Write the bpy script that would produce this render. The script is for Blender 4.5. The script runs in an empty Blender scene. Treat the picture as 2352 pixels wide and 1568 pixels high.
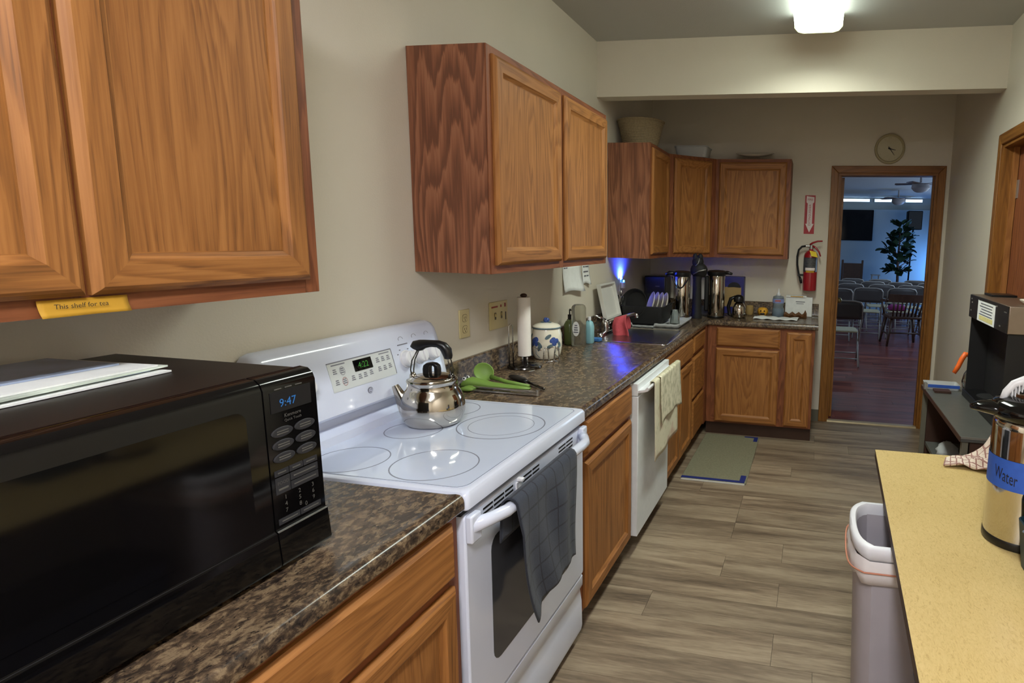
import bpy, bmesh, math, random
from mathutils import Vector, Matrix
random.seed(7)
S = bpy.context.scene
COL = S.collection
PI = math.pi

# ------------------------------------------------------------------ camera
CX, CY, CZ = 1.4241, -1.2243, 1.5285
YAW, PITCH, ROLL = 0.1907, 0.1471, 0.0243
FPX, PPX, PPY = 1380.22, 1600.08, 754.53
fw = Vector((-math.sin(YAW)*math.cos(PITCH), math.cos(YAW)*math.cos(PITCH), -math.sin(PITCH)))
rt = fw.cross(Vector((0, 0, 1))).normalized(); up = rt.cross(fw)
r2 = rt*math.cos(ROLL)+up*math.sin(ROLL); u2 = -rt*math.sin(ROLL)+up*math.cos(ROLL)
cd = bpy.data.cameras.new('camera'); cam = bpy.data.objects.new('camera', cd); COL.objects.link(cam)
m3 = Matrix((r2, u2, -fw)).transposed()
cam.matrix_world = Matrix.Translation((CX, CY, CZ)) @ m3.to_4x4()
cd.sensor_fit = 'HORIZONTAL'; cd.sensor_width = 36.0
cd.lens = 36.0*FPX/2352.0
cd.shift_x = -(PPX-1176.0)/2352.0
cd.shift_y = (PPY-784.0)/2352.0
cd.clip_start = 0.05; cd.clip_end = 60
S.camera = cam

# ------------------------------------------------------------------ world, exposure, lights
wd = bpy.data.worlds.new('world'); S.world = wd; wd.use_nodes = True
wd.node_tree.nodes['Background'].inputs[0].default_value = (0.30, 0.42, 0.62, 1)
wd.node_tree.nodes['Background'].inputs[1].default_value = 0.6
S.view_settings.view_transform = 'Standard'
S.view_settings.look = 'None'
S.view_settings.gamma = 1.0
S.view_settings.use_curve_mapping = False
S.view_settings.exposure = 1.0
LIGHT_FAR = 4.5        # diffuser of the fixture in view
FAR_WATTS = 11.5       # light of its tubes through the prismatic lens
LIGHT_NEAR = 34.0       # the same fixture over the near half of the kitchen
HALL_FILL = 17.0        # added out-of-view lamps that light the hall (W)

def area_light(name, loc, rot, sx, sy, watts, col, spread=PI):
    l = bpy.data.lights.new(name, 'AREA'); l.shape = 'RECTANGLE'; l.size = sx; l.size_y = sy
    l.energy = watts; l.color = col; l.spread = spread
    o = bpy.data.objects.new(name, l); COL.objects.link(o); o.location = loc; o.rotation_euler = rot
    return o
area_light('hall_fill_right', (4.22, 8.9, 1.75), (0, math.radians(90), 0), 1.3, 5.0, HALL_FILL*2.0, (0.60, 0.78, 1.0))  # added lamp for bluish daylight from the right; that wall has no window
area_light('hall_fill_left', (-1.2, 6.8, 1.75), (0, math.radians(-90), 0), 1.3, 3.0, HALL_FILL*1.3, (0.62, 0.78, 1.0))  # added lamp brightening the hall from the left, no window behind it
area_light('hall_blue_fill', (4.27, 12.45, 0.95), (0, math.radians(90), 0), 0.8, 0.5, HALL_FILL*1.1, (0.13, 0.38, 1.0))  # added blue lamp for the glow beside the plant, not a built window

# ------------------------------------------------------------------ helpers
def lin(c):
    return tuple((v/255.0/12.92 if v/255.0 <= 0.04045 else ((v/255.0+0.055)/1.055)**2.4) for v in c)+(1.0,)

BASE = {}
class MB:
    """collects geometry; T maps local points to the space of the finished mesh"""
    def __init__(s, T=None): s.v = []; s.f = []; s.T = T; s.uv = []
    def add(s, vs, fs):
        n = len(s.v)
        s.v += [Vector(s.T(*p)) if s.T else Vector(p) for p in vs]
        s.f += [tuple(i+n for i in f) for f in fs]; return s
    def box(s, x0, x1, y0, y1, z0, z1):
        return s.add([(x0,y0,z0),(x1,y0,z0),(x1,y1,z0),(x0,y1,z0),(x0,y0,z1),(x1,y0,z1),(x1,y1,z1),(x0,y1,z1)],
                     [(0,3,2,1),(4,5,6,7),(0,1,5,4),(1,2,6,5),(2,3,7,6),(3,0,4,7)])
    def quad(s, a, b, c, d): return s.add([a, b, c, d], [(0,1,2,3)])
    def prism(s, poly, a0, a1, axis):
        n = len(poly)
        def P(p, a): return (a, p[0], p[1]) if axis == 'x' else ((p[0], a, p[1]) if axis == 'y' else (p[0], p[1], a))
        vs = [P(p, a0) for p in poly]+[P(p, a1) for p in poly]
        fs = [tuple(range(n))[::-1], tuple(range(n, 2*n))]+[(i, (i+1) % n, n+(i+1) % n, n+i) for i in range(n)]
        return s.add(vs, fs)
    def loft(s, rings, closed=True, caps=True):
        n = len(rings[0]); vs = [p for r in rings for p in r]; fs = []
        for k in range(len(rings)-1):
            for i in range(n if closed else n-1):
                j = (i+1) % n; fs.append((k*n+i, k*n+j, (k+1)*n+j, (k+1)*n+i))
        if caps and closed:
            fs.append(tuple(range(n))[::-1]); fs.append(tuple(range((len(rings)-1)*n, len(rings)*n)))
        return s.add(vs, fs)
    def lathe(s, prof, c=(0,0,0), seg=24, caps=True):
        rings = [[(c[0]+r*math.cos(2*PI*i/seg), c[1]+r*math.sin(2*PI*i/seg), c[2]+z) for i in range(seg)] for r, z in prof]
        return s.loft(rings, True, caps)
    def cyl(s, a, b, r, seg=12, r2=None):
        return s.tube([a, b], [r, r if r2 is None else r2], seg)
    def tube(s, pts, r, seg=8):
        pts = [Vector(p) for p in pts]; n = len(pts)
        rs = r if isinstance(r, (list, tuple)) else [r]*n
        rings = []; nrm = None
        for i in range(n):
            t = (pts[min(i+1, n-1)]-pts[max(i-1, 0)]).normalized()
            if nrm is None:
                h = Vector((0,0,1)) if abs(t.z) < 0.9 else Vector((1,0,0)); nrm = (h-t*h.dot(t)).normalized()
            else: nrm = (nrm-t*nrm.dot(t)).normalized()
            b = t.cross(nrm)
            rings.append([tuple(pts[i]+(nrm*math.cos(2*PI*k/seg)+b*math.sin(2*PI*k/seg))*rs[i]) for k in range(seg)])
        return s.loft(rings)
    def sphere(s, c, r, seg=12, rings=8):
        rx, ry, rz = r if isinstance(r, (tuple, list)) else (r, r, r)
        rr = []
        for k in range(rings+1):
            a = -PI/2+PI*k/rings; e = max(math.cos(a), 0.02)
            rr.append([(c[0]+rx*e*math.cos(2*PI*i/seg), c[1]+ry*e*math.sin(2*PI*i/seg), c[2]+rz*math.sin(a)) for i in range(seg)])
        return s.loft(rr)
    def grid(s, fn, nu, nv):
        vs = [fn(i/(nu-1), j/(nv-1)) for j in range(nv) for i in range(nu)]
        s.uv += [(i/(nu-1), j/(nv-1)) for j in range(nv) for i in range(nu)]
        return s.add(vs, [(j*nu+i, j*nu+i+1, (j+1)*nu+i+1, (j+1)*nu+i) for j in range(nv-1) for i in range(nu-1)])

def rrect(x0, x1, y0, y1, r, n=4):
    out = []
    for cx, cy, a0 in ((x1-r, y0+r, -90), (x1-r, y1-r, 0), (x0+r, y1-r, 90), (x0+r, y0+r, 180)):
        for k in range(n+1):
            a = math.radians(a0+90*k/n); out.append((cx+r*math.cos(a), cy+r*math.sin(a)))
    return out

def setp(o, label=None, cat=None, group=None, kind=None):
    if label: o['label'] = label
    if cat: o['category'] = cat
    if group: o['group'] = group
    if kind: o['kind'] = kind
    return o

def obj(name, mb, mat, parent=None, smooth=False, bevel=0, solid=0, label=None, cat=None, group=None, kind=None, sub=0, closed=True, loc=None):
    """one mesh object; the geometry is given in world space and shifted to the thing's base"""
    me = bpy.data.meshes.new(name)
    b = Vector(loc) if loc else (BASE[parent.name] if parent else None)
    if b is None:
        xs = [v.x for v in mb.v]; ys = [v.y for v in mb.v]; zs = [v.z for v in mb.v]
        b = Vector(((min(xs)+max(xs))/2, (min(ys)+max(ys))/2, min(zs)))
    me.from_pydata([tuple(v-b) for v in mb.v], [], mb.f)
    if closed:
        bm = bmesh.new(); bm.from_mesh(me); bmesh.ops.recalc_face_normals(bm, faces=bm.faces); bm.to_mesh(me); bm.free()
    if mb.uv and len(mb.uv) == len(mb.v):
        ul = me.uv_layers.new(name='UVMap')
        for l in me.loops: ul.data[l.index].uv = mb.uv[l.vertex_index]
    me.materials.append(MAT[mat] if isinstance(mat, str) else mat)
    o = bpy.data.objects.new(name, me); COL.objects.link(o)
    BASE[o.name] = b
    if parent: o.parent = parent
    else: o.location = b
    if smooth:
        for p in me.polygons: p.use_smooth = True
        if smooth is not True:
            try: me.set_sharp_from_angle(angle=math.radians(smooth))
            except Exception: pass
    if bevel:
        md = o.modifiers.new('bevel', 'BEVEL'); md.width = bevel; md.segments = 2; md.limit_method = 'ANGLE'; md.angle_limit = math.radians(40)
        for p in me.polygons: p.use_smooth = True
        try: me.set_sharp_from_angle(angle=math.radians(40))
        except Exception: pass
    if solid:
        md = o.modifiers.new('thickness', 'SOLIDIFY'); md.thickness = solid; md.offset = 0
    if sub:
        md = o.modifiers.new('smooth', 'SUBSURF'); md.levels = sub; md.render_levels = sub
    return setp(o, label, cat, group, kind)

def thing(name, label, cat, loc, group=None, kind=None):
    o = bpy.data.objects.new(name, None); COL.objects.link(o); o.location = loc
    o.empty_display_size = 0.05
    BASE[o.name] = Vector(loc)
    return setp(o, label, cat, group, kind)

def copy_tree(o, loc=None, rz=None, parent=None):
    c = o.copy(); COL.objects.link(c)
    if parent: c.parent = parent
    if loc: c.location = loc
    if rz is not None: c.rotation_euler = (0, 0, rz)
    for ch in list(o.children): copy_tree(ch, parent=c)
    return c

def text_mb(body, size, T, align='CENTER', res=2):
    """lettering as flat mesh; T maps (x, y) of the text plane to world"""
    cu = bpy.data.curves.new('t', 'FONT'); cu.body = body; cu.size = size; cu.align_x = align; cu.align_y = 'CENTER'; cu.resolution_u = res
    o = bpy.data.objects.new('t', cu); COL.objects.link(o)
    dg = bpy.context.evaluated_depsgraph_get(); dg.update()
    me = bpy.data.meshes.new_from_object(o.evaluated_get(dg))
    mb = MB(); mb.add([T(v.co.x, v.co.y) for v in me.vertices], [tuple(p.vertices) for p in me.polygons])
    bpy.data.objects.remove(o); bpy.data.curves.remove(cu); bpy.data.meshes.remove(me)
    return mb

def plane_T(o, ex, ey, off=0.0):
    o = Vector(o); ex = Vector(ex).normalized(); ey = Vector(ey).normalized(); n = ex.cross(ey)
    return lambda x, y: tuple(o+ex*x+ey*y+n*off)

# ------------------------------------------------------------------ materials
MAT = {}
def nodes(name):
    m = bpy.data.materials.new(name); m.use_nodes = True; MAT[name] = m
    nt = m.node_tree; b = nt.nodes['Principled BSDF']
    return m, nt, b
def nd(nt, typ, **k):
    n = nt.nodes.new(typ)
    for a, v in k.items():
        if hasattr(n, a): setattr(n, a, v)
    return n
def lk(nt, a, b): nt.links.new(a, b)
def ramp(nt, fac, stops):
    r = nd(nt, 'ShaderNodeValToRGB'); e = r.color_ramp.elements
    while len(e) < len(stops): e.new(0.5)
    for i, (p, c) in enumerate(stops): e[i].position = p; e[i].color = c if len(c) == 4 else lin(c)
    lk(nt, fac, r.inputs[0]); return r.outputs[0]
def mathn(nt, op, a, b=None, clamp=False):
    n = nd(nt, 'ShaderNodeMath', operation=op); n.use_clamp = clamp
    for i, x in enumerate((a, b)):
        if x is None: continue
        if hasattr(x, 'is_linked'): lk(nt, x, n.inputs[i])
        else: n.inputs[i].default_value = x
    return n.outputs[0]
def mixc(nt, fac, a, b, mode='MIX'):
    n = nd(nt, 'ShaderNodeMix', data_type='RGBA', blend_type=mode)
    for i, x in ((0, fac), (6, a), (7, b)):
        if hasattr(x, 'is_linked'): lk(nt, x, n.inputs[i])
        else: n.inputs[i].default_value = x
    return n.outputs[2]
def coords(nt, scale=(1,1,1), rnd=True):
    tc = nd(nt, 'ShaderNodeTexCoord'); mp = nd(nt, 'ShaderNodeMapping'); mp.inputs['Scale'].default_value = scale
    if rnd:
        oi = nd(nt, 'ShaderNodeObjectInfo'); sc = nd(nt, 'ShaderNodeVectorMath', operation='SCALE')
        cb = nd(nt, 'ShaderNodeCombineXYZ'); cb.inputs[0].default_value = 3.1; cb.inputs[1].default_value = 7.7; cb.inputs[2].default_value = 5.3
        lk(nt, cb.outputs[0], sc.inputs[0]); lk(nt, oi.outputs['Random'], sc.inputs['Scale'])
        ad = nd(nt, 'ShaderNodeVectorMath', operation='ADD'); lk(nt, tc.outputs['Object'], ad.inputs[0]); lk(nt, sc.outputs[0], ad.inputs[1])
        lk(nt, ad.outputs[0], mp.inputs[0])
    else: lk(nt, tc.outputs['Object'], mp.inputs[0])
    return mp.outputs[0]
def noise(nt, vec, scale, detail=3, rough=0.5, dist=0):
    n = nd(nt, 'ShaderNodeTexNoise'); n.inputs['Scale'].default_value = scale; n.inputs['Detail'].default_value = detail
    n.inputs['Roughness'].default_value = rough; n.inputs['Distortion'].default_value = dist; lk(nt, vec, n.inputs['Vector'])
    return n.outputs['Fac']
def bump(nt, b, h, strength=0.2, dist=0.002):
    n = nd(nt, 'ShaderNodeBump'); n.inputs['Strength'].default_value = strength; n.inputs['Distance'].default_value = dist
    lk(nt, h, n.inputs['Height']); lk(nt, n.outputs[0], b.inputs['Normal'])

def plain(name, c, rough=0.5, metal=0, var=0.06, vs=12, spec=0.5, coat=0, trans=0, emit=None, es=0, bumpv=0, bs=200, alpha=1, ior=1.45):
    """principled surface whose colour varies a little with procedural noise"""
    m, nt, b = nodes(name)
    c = lin(c)
    if var:
        f = noise(nt, coords(nt), vs, 4)
        lo = tuple(x*(1-var) for x in c[:3])+(1,); hi = tuple(min(1, x*(1+var)) for x in c[:3])+(1,)
        lk(nt, ramp(nt, f, [(0.3, lo), (0.7, hi)]), b.inputs['Base Color'])
    else: b.inputs['Base Color'].default_value = c
    b.inputs['Roughness'].default_value = rough; b.inputs['Metallic'].default_value = metal
    b.inputs['Specular IOR Level'].default_value = spec; b.inputs['IOR'].default_value = ior
    b.inputs['Coat Weight'].default_value = coat
    b.inputs['Transmission Weight'].default_value = trans
    b.inputs['Alpha'].default_value = alpha
    if emit: b.inputs['Emission Color'].default_value = lin(emit); b.inputs['Emission Strength'].default_value = es
    if bumpv: bump(nt, b, noise(nt, coords(nt), bs, 3), bumpv, 0.001)
    return m

def oak(name, axis, light, mid, dark, rough=0.5, contrast=1.0, cath=0.5):
    m, nt, b = nodes(name)
    i_ = 'xyz'.index(axis)
    st = [1.0, 1.0, 1.0]; st[i_] = 0.13
    v = coords(nt, tuple(st))
    base = noise(nt, v, 6.5, 1.5, 0.4, 0.15)
    s1 = [70.0, 70.0, 70.0]; s1[i_] = 2.2
    streak = noise(nt, coords(nt, tuple(s1)), 1.0, 4, 0.65)
    ph_ = mathn(nt, 'ADD', mathn(nt, 'MULTIPLY', base, 17.0), mathn(nt, 'MULTIPLY', streak, 1.3))
    saw = mathn(nt, 'FRACT', ph_)                                     # growth rings with ragged late-wood edges
    ring = mathn(nt, 'MULTIPLY', mathn(nt, 'POWER', saw, 1.5), mathn(nt, 'SMOOTH_MIN', mathn(nt, 'MULTIPLY', mathn(nt, 'SUBTRACT', 1.0, saw), 6.0), 1.0))
    s2 = [230.0, 230.0, 230.0]; s2[i_] = 7.0
    pores = noise(nt, coords(nt, tuple(s2)), 1.0, 2, 0.6)
    patch = noise(nt, v, 3.0, 2, 0.5)
    f = mathn(nt, 'ADD', mathn(nt, 'MULTIPLY', mathn(nt, 'MULTIPLY', ring, patch), cath*1.3), mathn(nt, 'MULTIPLY', streak, 0.62))
    grain = ramp(nt, f, [(0.22, light), (0.46, mid), (0.74, dark)])
    pf = ramp(nt, pores, [(0.52, (0,0,0,1)), (0.68, (1,1,1,1))])
    dk = tuple(x*0.6 for x in lin(dark)[:3])+(1,)
    pm = mathn(nt, 'MULTIPLY', pf, mathn(nt, 'MULTIPLY', ring, 0.9*contrast))
    col = mixc(nt, pm, grain, dk)
    tone = noise(nt, v, 1.6, 2)
    col = mixc(nt, 0.22, col, ramp(nt, tone, [(0.3, tuple(x*0.75 for x in lin(mid)[:3])+(1,)), (0.7, light)]))
    lk(nt, col, b.inputs['Base Color'])
    b.inputs['Roughness'].default_value = rough; b.inputs['Specular IOR Level'].default_value = 0.35
    bump(nt, b, pores, 0.08, 0.001)
DOOR = ((172,116,62), (144,92,44), (96,58,26))
for ax in 'xyz': oak('oak_'+ax, ax, *DOOR)
FRM = ((146,88,54), (120,67,39), (84,44,25))
for ax in 'xyz': oak('oak_frame_'+ax, ax, *FRM, rough=0.5)
oak('oak_side', 'z', (158,105,76), (130,81,56), (92,53,36), rough=0.55, contrast=0.5, cath=0.85)
TRM = ((150,100,44), (126,80,32), (92,54,20))
for ax in 'xyz': oak('oak_trim_'+ax, ax, *TRM, rough=0.4, contrast=0.7)

# postformed laminate worktop
m, nt, b = nodes('laminate')
v = coords(nt, (1.0, 0.6, 1.0), rnd=False)
n1 = noise(nt, v, 66, 7, 0.68, 0.4); n2 = noise(nt, v, 9, 4, 0.6); n3 = noise(nt, v, 120, 3, 0.6)
c1 = ramp(nt, n1, [(0.34, (23,19,19)), (0.44, (54,44,38)), (0.52, (92,75,58)), (0.60, (138,118,92)), (0.72, (78,62,48))])
c2 = ramp(nt, n2, [(0.38, (46,37,31)), (0.62, (112,90,67))])
c = mixc(nt, 0.28, c1, c2)
c = mixc(nt, ramp(nt, n3, [(0.60, (0,0,0,1)), (0.70, (1,1,1,1))]), c, lin((30,23,23)))
lk(nt, c, b.inputs['Base Color']); b.inputs['Roughness'].default_value = 0.33
rr = ramp(nt, n2, [(0.3, (0.20,0.20,0.20,1)), (0.7, (0.30,0.30,0.30,1))]); lk(nt, rr, b.inputs['Roughness'])

# painted walls
def paint(name, c, bs=170, st=0.25):
    m, nt, b = nodes(name); v = coords(nt, rnd=False)
    lk(nt, ramp(nt, noise(nt, v, 2.5, 3), [(0.3, tuple(x*0.96 for x in lin(c)[:3])+(1,)), (0.7, lin(c))]), b.inputs['Base Color'])
    b.inputs['Roughness'].default_value = 0.62; b.inputs['Specular IOR Level'].default_value = 0.3
    bump(nt, b, noise(nt, v, bs, 3, 0.6), st, 0.002)
paint('wall_paint', (212,204,188)); paint('ceiling_paint', (186,186,183), 120, 0.4)
paint('hall_paint', (150,158,158)); paint('hall_ceiling_paint', (150,152,156))

# vinyl planks (grain along x), tone per plank
def plank(name, cols, rough=0.45, tone=0.35):
    m, nt, b = nodes(name); v = coords(nt, (0.10, 1.0, 1.0))
    base = noise(nt, v, 11, 4, 0.55, 0.5); fine = noise(nt, v, 130, 3, 0.6)
    g = mathn(nt, 'ADD', mathn(nt, 'MULTIPLY', base, 0.72), mathn(nt, 'MULTIPLY', fine, 0.28))
    c = ramp(nt, g, [(0.33, cols[0]), (0.46, cols[1]), (0.56, cols[2]), (0.68, cols[3])])
    oi = nd(nt, 'ShaderNodeObjectInfo')
    t = ramp(nt, oi.outputs['Random'], [(0.0, (1-tone,)*3+(1,)), (1.0, (1.0,1.0,1.0,1))])
    c = mixc(nt, 1.0, c, t, 'MULTIPLY')
    lk(nt, c, b.inputs['Base Color']); b.inputs['Roughness'].default_value = rough
    bump(nt, b, fine, 0.12, 0.001)
plank('vinyl_plank', ((92,78,64), (132,114,94), (158,140,117), (178,160,136)), 0.42, 0.20)
plank('hall_plank', ((84,40,36), (116,60,50), (142,78,62), (160,98,80)), 0.28, 0.30)

plain('enamel', (214,220,238), 0.16, var=0.01, coat=0.4)
plain('glass_cooktop', (206,216,238), 0.07, var=0.01, coat=0.8)
plain('white_plastic', (222,222,226), 0.35, var=0.02)
plain('appliance_white', (222,226,228), 0.30, var=0.03, vs=30)
plain('panel_grey', (206,210,210), 0.35, var=0.02)
plain('print_grey', (118,118,130), 0.5, var=0.02)
plain('print_red', (160,90,90), 0.5, var=0.02)
plain('ring_grey', (128,130,144), 0.2, var=0.02)
plain('slot_dark', (16,14,16), 0.6, var=0.05)
plain('black_plastic', (16,15,16), 0.32, var=0.05)
plain('black_matte', (22,21,22), 0.65, var=0.08)
plain('black_gloss', (10,9,10), 0.07, var=0.02)
plain('microwave_shell', (30,22,18), 0.42, var=0.05)
plain('key_grey', (44,44,48), 0.5, var=0.03)
plain('key_print', (92,90,86), 0.5, var=0.03)
plain('oven_glass', (64,64,68), 0.12, var=0.02)
plain('stainless', (186,184,180), 0.22, 1.0, var=0.04, vs=60)
plain('polished_steel', (192,186,176), 0.09, 1.0, var=0.03, vs=20)
plain('sink_steel', (150,150,148), 0.3, 1.0, var=0.05, vs=80)
plain('chrome', (205,205,208), 0.08, 1.0, var=0.01)
plain('dark_chrome', (90,88,86), 0.15, 1.0, var=0.03)
plain('taupe_steel', (150,136,124), 0.38, 1.0, var=0.03, vs=50)
plain('ceramic', (232,226,208), 0.15, var=0.03, coat=0.5)
plain('blue_glaze', (62,84,150), 0.25, var=0.3, vs=60)
plain('leaf_glaze', (92,112,120), 0.3, var=0.3, vs=60)
plain('brown_glaze', (120,86,66), 0.35, var=0.2)
plain('green_silicone', (116,148,66), 0.5, var=0.05)
plain('paper', (226,228,226), 0.8, var=0.04, vs=30, bumpv=0.1, bs=120)
plain('paper_roll', (234,228,222), 0.9, var=0.03, bumpv=0.2, bs=160)
plain('yellow_paper', (184,138,36), 0.7, var=0.05)
plain('ink', (30,28,34), 0.7, var=0.0)
plain('ink_grey', (96,98,108), 0.7, var=0.0)
plain('outlet_ivory', (206,190,140), 0.4, var=0.03)
plain('outlet_dark', (96,82,52), 0.5, var=0.03)
plain('red_print', (150,60,44), 0.5, var=0.02)
plain('blue_tape', (46,88,178), 0.6, var=0.06, vs=60)
plain('navy_tape', (28,42,110), 0.6, var=0.06, vs=60)
plain('ext_red', (150,24,34), 0.28, var=0.04, coat=0.4)
plain('sign_red', (166,22,38), 0.45, var=0.03)
plain('sign_white', (226,216,214), 0.5, var=0.02)
plain('orange_plastic', (232,104,36), 0.4, var=0.04)
plain('bin_grey', (172,166,172), 0.45, var=0.03)
plain('bin_rim', (222,222,228), 0.4, var=0.02)
plain('bag_white', (222,216,216), 0.45, var=0.05)
plain('bag_orange', (196,130,104), 0.5, var=0.05)
plain('teal_bin', (24,52,62), 0.5, var=0.05)
plain('blue_cloth', (150,178,222), 0.9, var=0.15, vs=40)
plain('mat_felt', (124,121,98), 0.95, var=0.12, vs=80, bumpv=0.3, bs=400)
plain('pink_cloth', (186,78,86), 0.95, var=0.12, vs=60, bumpv=0.3, bs=300)
plain('basket_weave', (138,122,94), 0.8, var=0.15, vs=90)
plain('clear_plastic', (225,232,232), 0.12, var=0.0, trans=0.9, ior=1.2)
plain('frosted_plastic', (214,216,216), 0.35, var=0.02, trans=0.45, ior=1.2)
plain('clear_glass', (235,240,238), 0.03, var=0.0, trans=1.0, ior=1.4)
plain('green_soap', (92,104,58), 0.25, var=0.05, trans=0.25)
plain('blue_soap', (150,202,212), 0.25, var=0.05, trans=0.25)
plain('soap_clear', (176,190,200), 0.2, var=0.0, trans=0.7, ior=1.3)
plain('jar_tint', (196,194,180), 0.15, var=0.03, trans=0.85, ior=1.2)
plain('blue_box', (44,42,104), 0.5, var=0.05)
plain('tan_card', (160,132,80), 0.7, var=0.06)
plain('pumpkin', (206,150,42), 0.5, var=0.1)
plain('brown_tray', (96,62,32), 0.55, var=0.25, vs=50)
plain('clock_cream', (176,166,132), 0.5, var=0.03)
plain('clock_face', (186,178,150), 0.5, var=0.02)
plain('brass', (164,150,104), 0.4, 0.8, var=0.05)
plain('cart_top', (78,78,74), 0.38, var=0.08, vs=30)
plain('cart_wood', (62,40,30), 0.5, var=0.1)
plain('metal_edge', (176,176,172), 0.35, 0.8, var=0.02)
plain('leaf_green', (26,44,30), 0.6, var=0.25, vs=20, spec=0.2)
plain('trunk_brown', (62,46,40), 0.8, var=0.15)
plain('chair_metal', (150,146,142), 0.4, 0.3, var=0.05)
plain('chair_seat', (176,170,142), 0.5, var=0.05)
plain('chair_back', (70,66,66), 0.45, var=0.05)
plain('dark_wood', (64,42,32), 0.4, var=0.2, vs=20)
plain('purple_fabric', (136,44,110), 0.9, var=0.1)
plain('speaker_black', (10,10,13), 0.7, var=0.05, spec=0.1)
plain('screen_black', (12,12,16), 0.08, var=0.0)
plain('tray_white', (214,212,206), 0.4, var=0.02)
plain('plate_white', (220,214,200), 0.25, var=0.02, coat=0.3)
plain('baseboard_grey', (104,100,86), 0.5, var=0.05)
plain('threshold', (176,158,128), 0.4, 0.3, var=0.06)
plain('fan_grey', (120,116,120), 0.5, var=0.03)
def emit(name, c, s):
    m, nt, b = nodes(name); b.inputs['Base Color'].default_value = (0.02,0.02,0.02,1) if s < 5 else (0.8,0.8,0.8,1)
    b.inputs['Emission Color'].default_value = lin(c); b.inputs['Emission Strength'].default_value = s
emit('tube_far', (240,255,238), LIGHT_FAR); emit('tube_near', (250,251,255), LIGHT_NEAR)
emit('digit_blue', (40,140,225), 0.26); emit('digit_green', (60,190,20), 0.18)
emit('led_blue', (70,190,255), 6.0); emit('window_sky', (190,228,255), 3.0)

# patterned cloths
def cloth(name, base, line, sx, sy, width, var=0.12, axes=(1, 2), rough=0.95):
    m, nt, b = nodes(name)
    tc = nd(nt, 'ShaderNodeUVMap') ; sp = nd(nt, 'ShaderNodeSeparateXYZ'); lk(nt, tc.outputs[0], sp.inputs[0])
    def bars(o, k): 
        f = mathn(nt, 'FRACT', mathn(nt, 'MULTIPLY', o, k)); return mathn(nt, 'LESS_THAN', f, width)
    f = mathn(nt, 'MAXIMUM', bars(sp.outputs[0], sx), bars(sp.outputs[1], sy))
    nz = noise(nt, coords(nt), 60, 4)
    bc = ramp(nt, nz, [(0.3, tuple(x*(1-var) for x in lin(base)[:3])+(1,)), (0.7, lin(base))])
    lk(nt, mixc(nt, f, bc, lin(line)), b.inputs['Base Color']); b.inputs['Roughness'].default_value = rough
    b.inputs['Sheen Weight'].default_value = 0.08
    bump(nt, b, mathn(nt, 'ADD', noise(nt, coords(nt), 350, 2), mathn(nt, 'MULTIPLY', f, -0.8)), 0.5, 0.002)
cloth('towel_grey', (54,59,72), (32,35,46), 7, 8, 0.09)
cloth('towel_check', (226,210,196), (152,112,106), 17, 13, 0.22)
m, nt, b = nodes('towel_floral'); v = coords(nt, rnd=True)
vo = nd(nt, 'ShaderNodeTexVoronoi'); vo.inputs['Scale'].default_value = 22; lk(nt, v, vo.inputs['Vector'])
f = ramp(nt, vo.outputs['Distance'], [(0.12, (1,1,1,1)), (0.30, (0,0,0,1))])
big = ramp(nt, noise(nt, v, 7, 3), [(0.50, (0,0,0,1)), (0.62, (1,1,1,1))])
c = mixc(nt, mathn(nt, 'MULTIPLY', f, 0.35), lin((212,206,180)), lin((168,164,128)))
c = mixc(nt, mathn(nt, 'MULTIPLY', big, 0.55), c, lin((176,120,104)))
lk(nt, c, b.inputs['Base Color']); b.inputs['Roughness'].default_value = 0.95
bump(nt, b, noise(nt, v, 300, 3), 0.4, 0.002)
m, nt, b = nodes('towel_pale'); v = coords(nt, rnd=True)
f = ramp(nt, noise(nt, v, 28, 4), [(0.45, (214,208,182)), (0.62, (182,178,150))])
lk(nt, f, b.inputs['Base Color']); b.inputs['Roughness'].default_value = 0.95; bump(nt, b, noise(nt, v, 200, 3), 0.5, 0.003)
# mustard laminate with fibres
m, nt, b = nodes('table_laminate'); v = coords(nt, rnd=False)
vv = coords(nt, (1, 0.35, 1), rnd=False)
n1 = noise(nt, vv, 120, 5, 0.7, 2.0); n2 = noise(nt, v, 6, 3)
c = ramp(nt, n1, [(0.34, (168,140,84)), (0.45, (196,170,112)), (0.62, (206,181,124))])
c = mixc(nt, 0.25, c, ramp(nt, n2, [(0.3, (188,161,102)), (0.7, (206,180,122))]))
lk(nt, c, b.inputs['Base Color']); b.inputs['Roughness'].default_value = 0.36
# ------------------------------------------------------------------ room shell
W = 2.4354; YB = 3.932; ZC = 2.7496; ZB = 2.4141; YBM = 2.593; YN = -3.2; WT = 0.12
def struct(name, mb, mat, **k): return obj(name, mb, mat, kind='structure', **k)
# floor: a dark subfloor that carries the planks
fl = struct('floor', MB().box(0, W, YN, YB+0.05, -0.06, -0.006), 'slot_dark')
PW, PL, G = 0.181, 1.22, 0.0007
random.seed(11)
row = 0; y = YN; shared = {}
while y < YB+0.02:
    x = -random.choice([0.15, 0.42, 0.7, 0.95, 1.1]); y1 = min(y+PW, YB+0.03)
    while x < W:
        a, c = max(x, 0), min(x+PL, W)
        if c-a > 0.02:
            key = (round(c-a, 3), round(y1-y, 3))
            if key not in shared:
                p = obj('plank', MB().box(a+G, c-G, y+G, y1-G, -0.006, 0.0), 'vinyl_plank', parent=None, loc=((a+c)/2, (y+y1)/2, -0.006))
                shared[key] = p.data
            else:
                p = bpy.data.objects.new('plank', shared[key]); COL.objects.link(p); p.location = ((a+c)/2, (y+y1)/2, -0.006)
            p.parent = fl; p.location = Vector(p.location)-fl.location
        x += PL
    y += PW; row += 1
struct('wall_left', MB().box(-WT, 0, YN-WT, YB+WT, -0.06, ZC), 'wall_paint')
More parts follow.
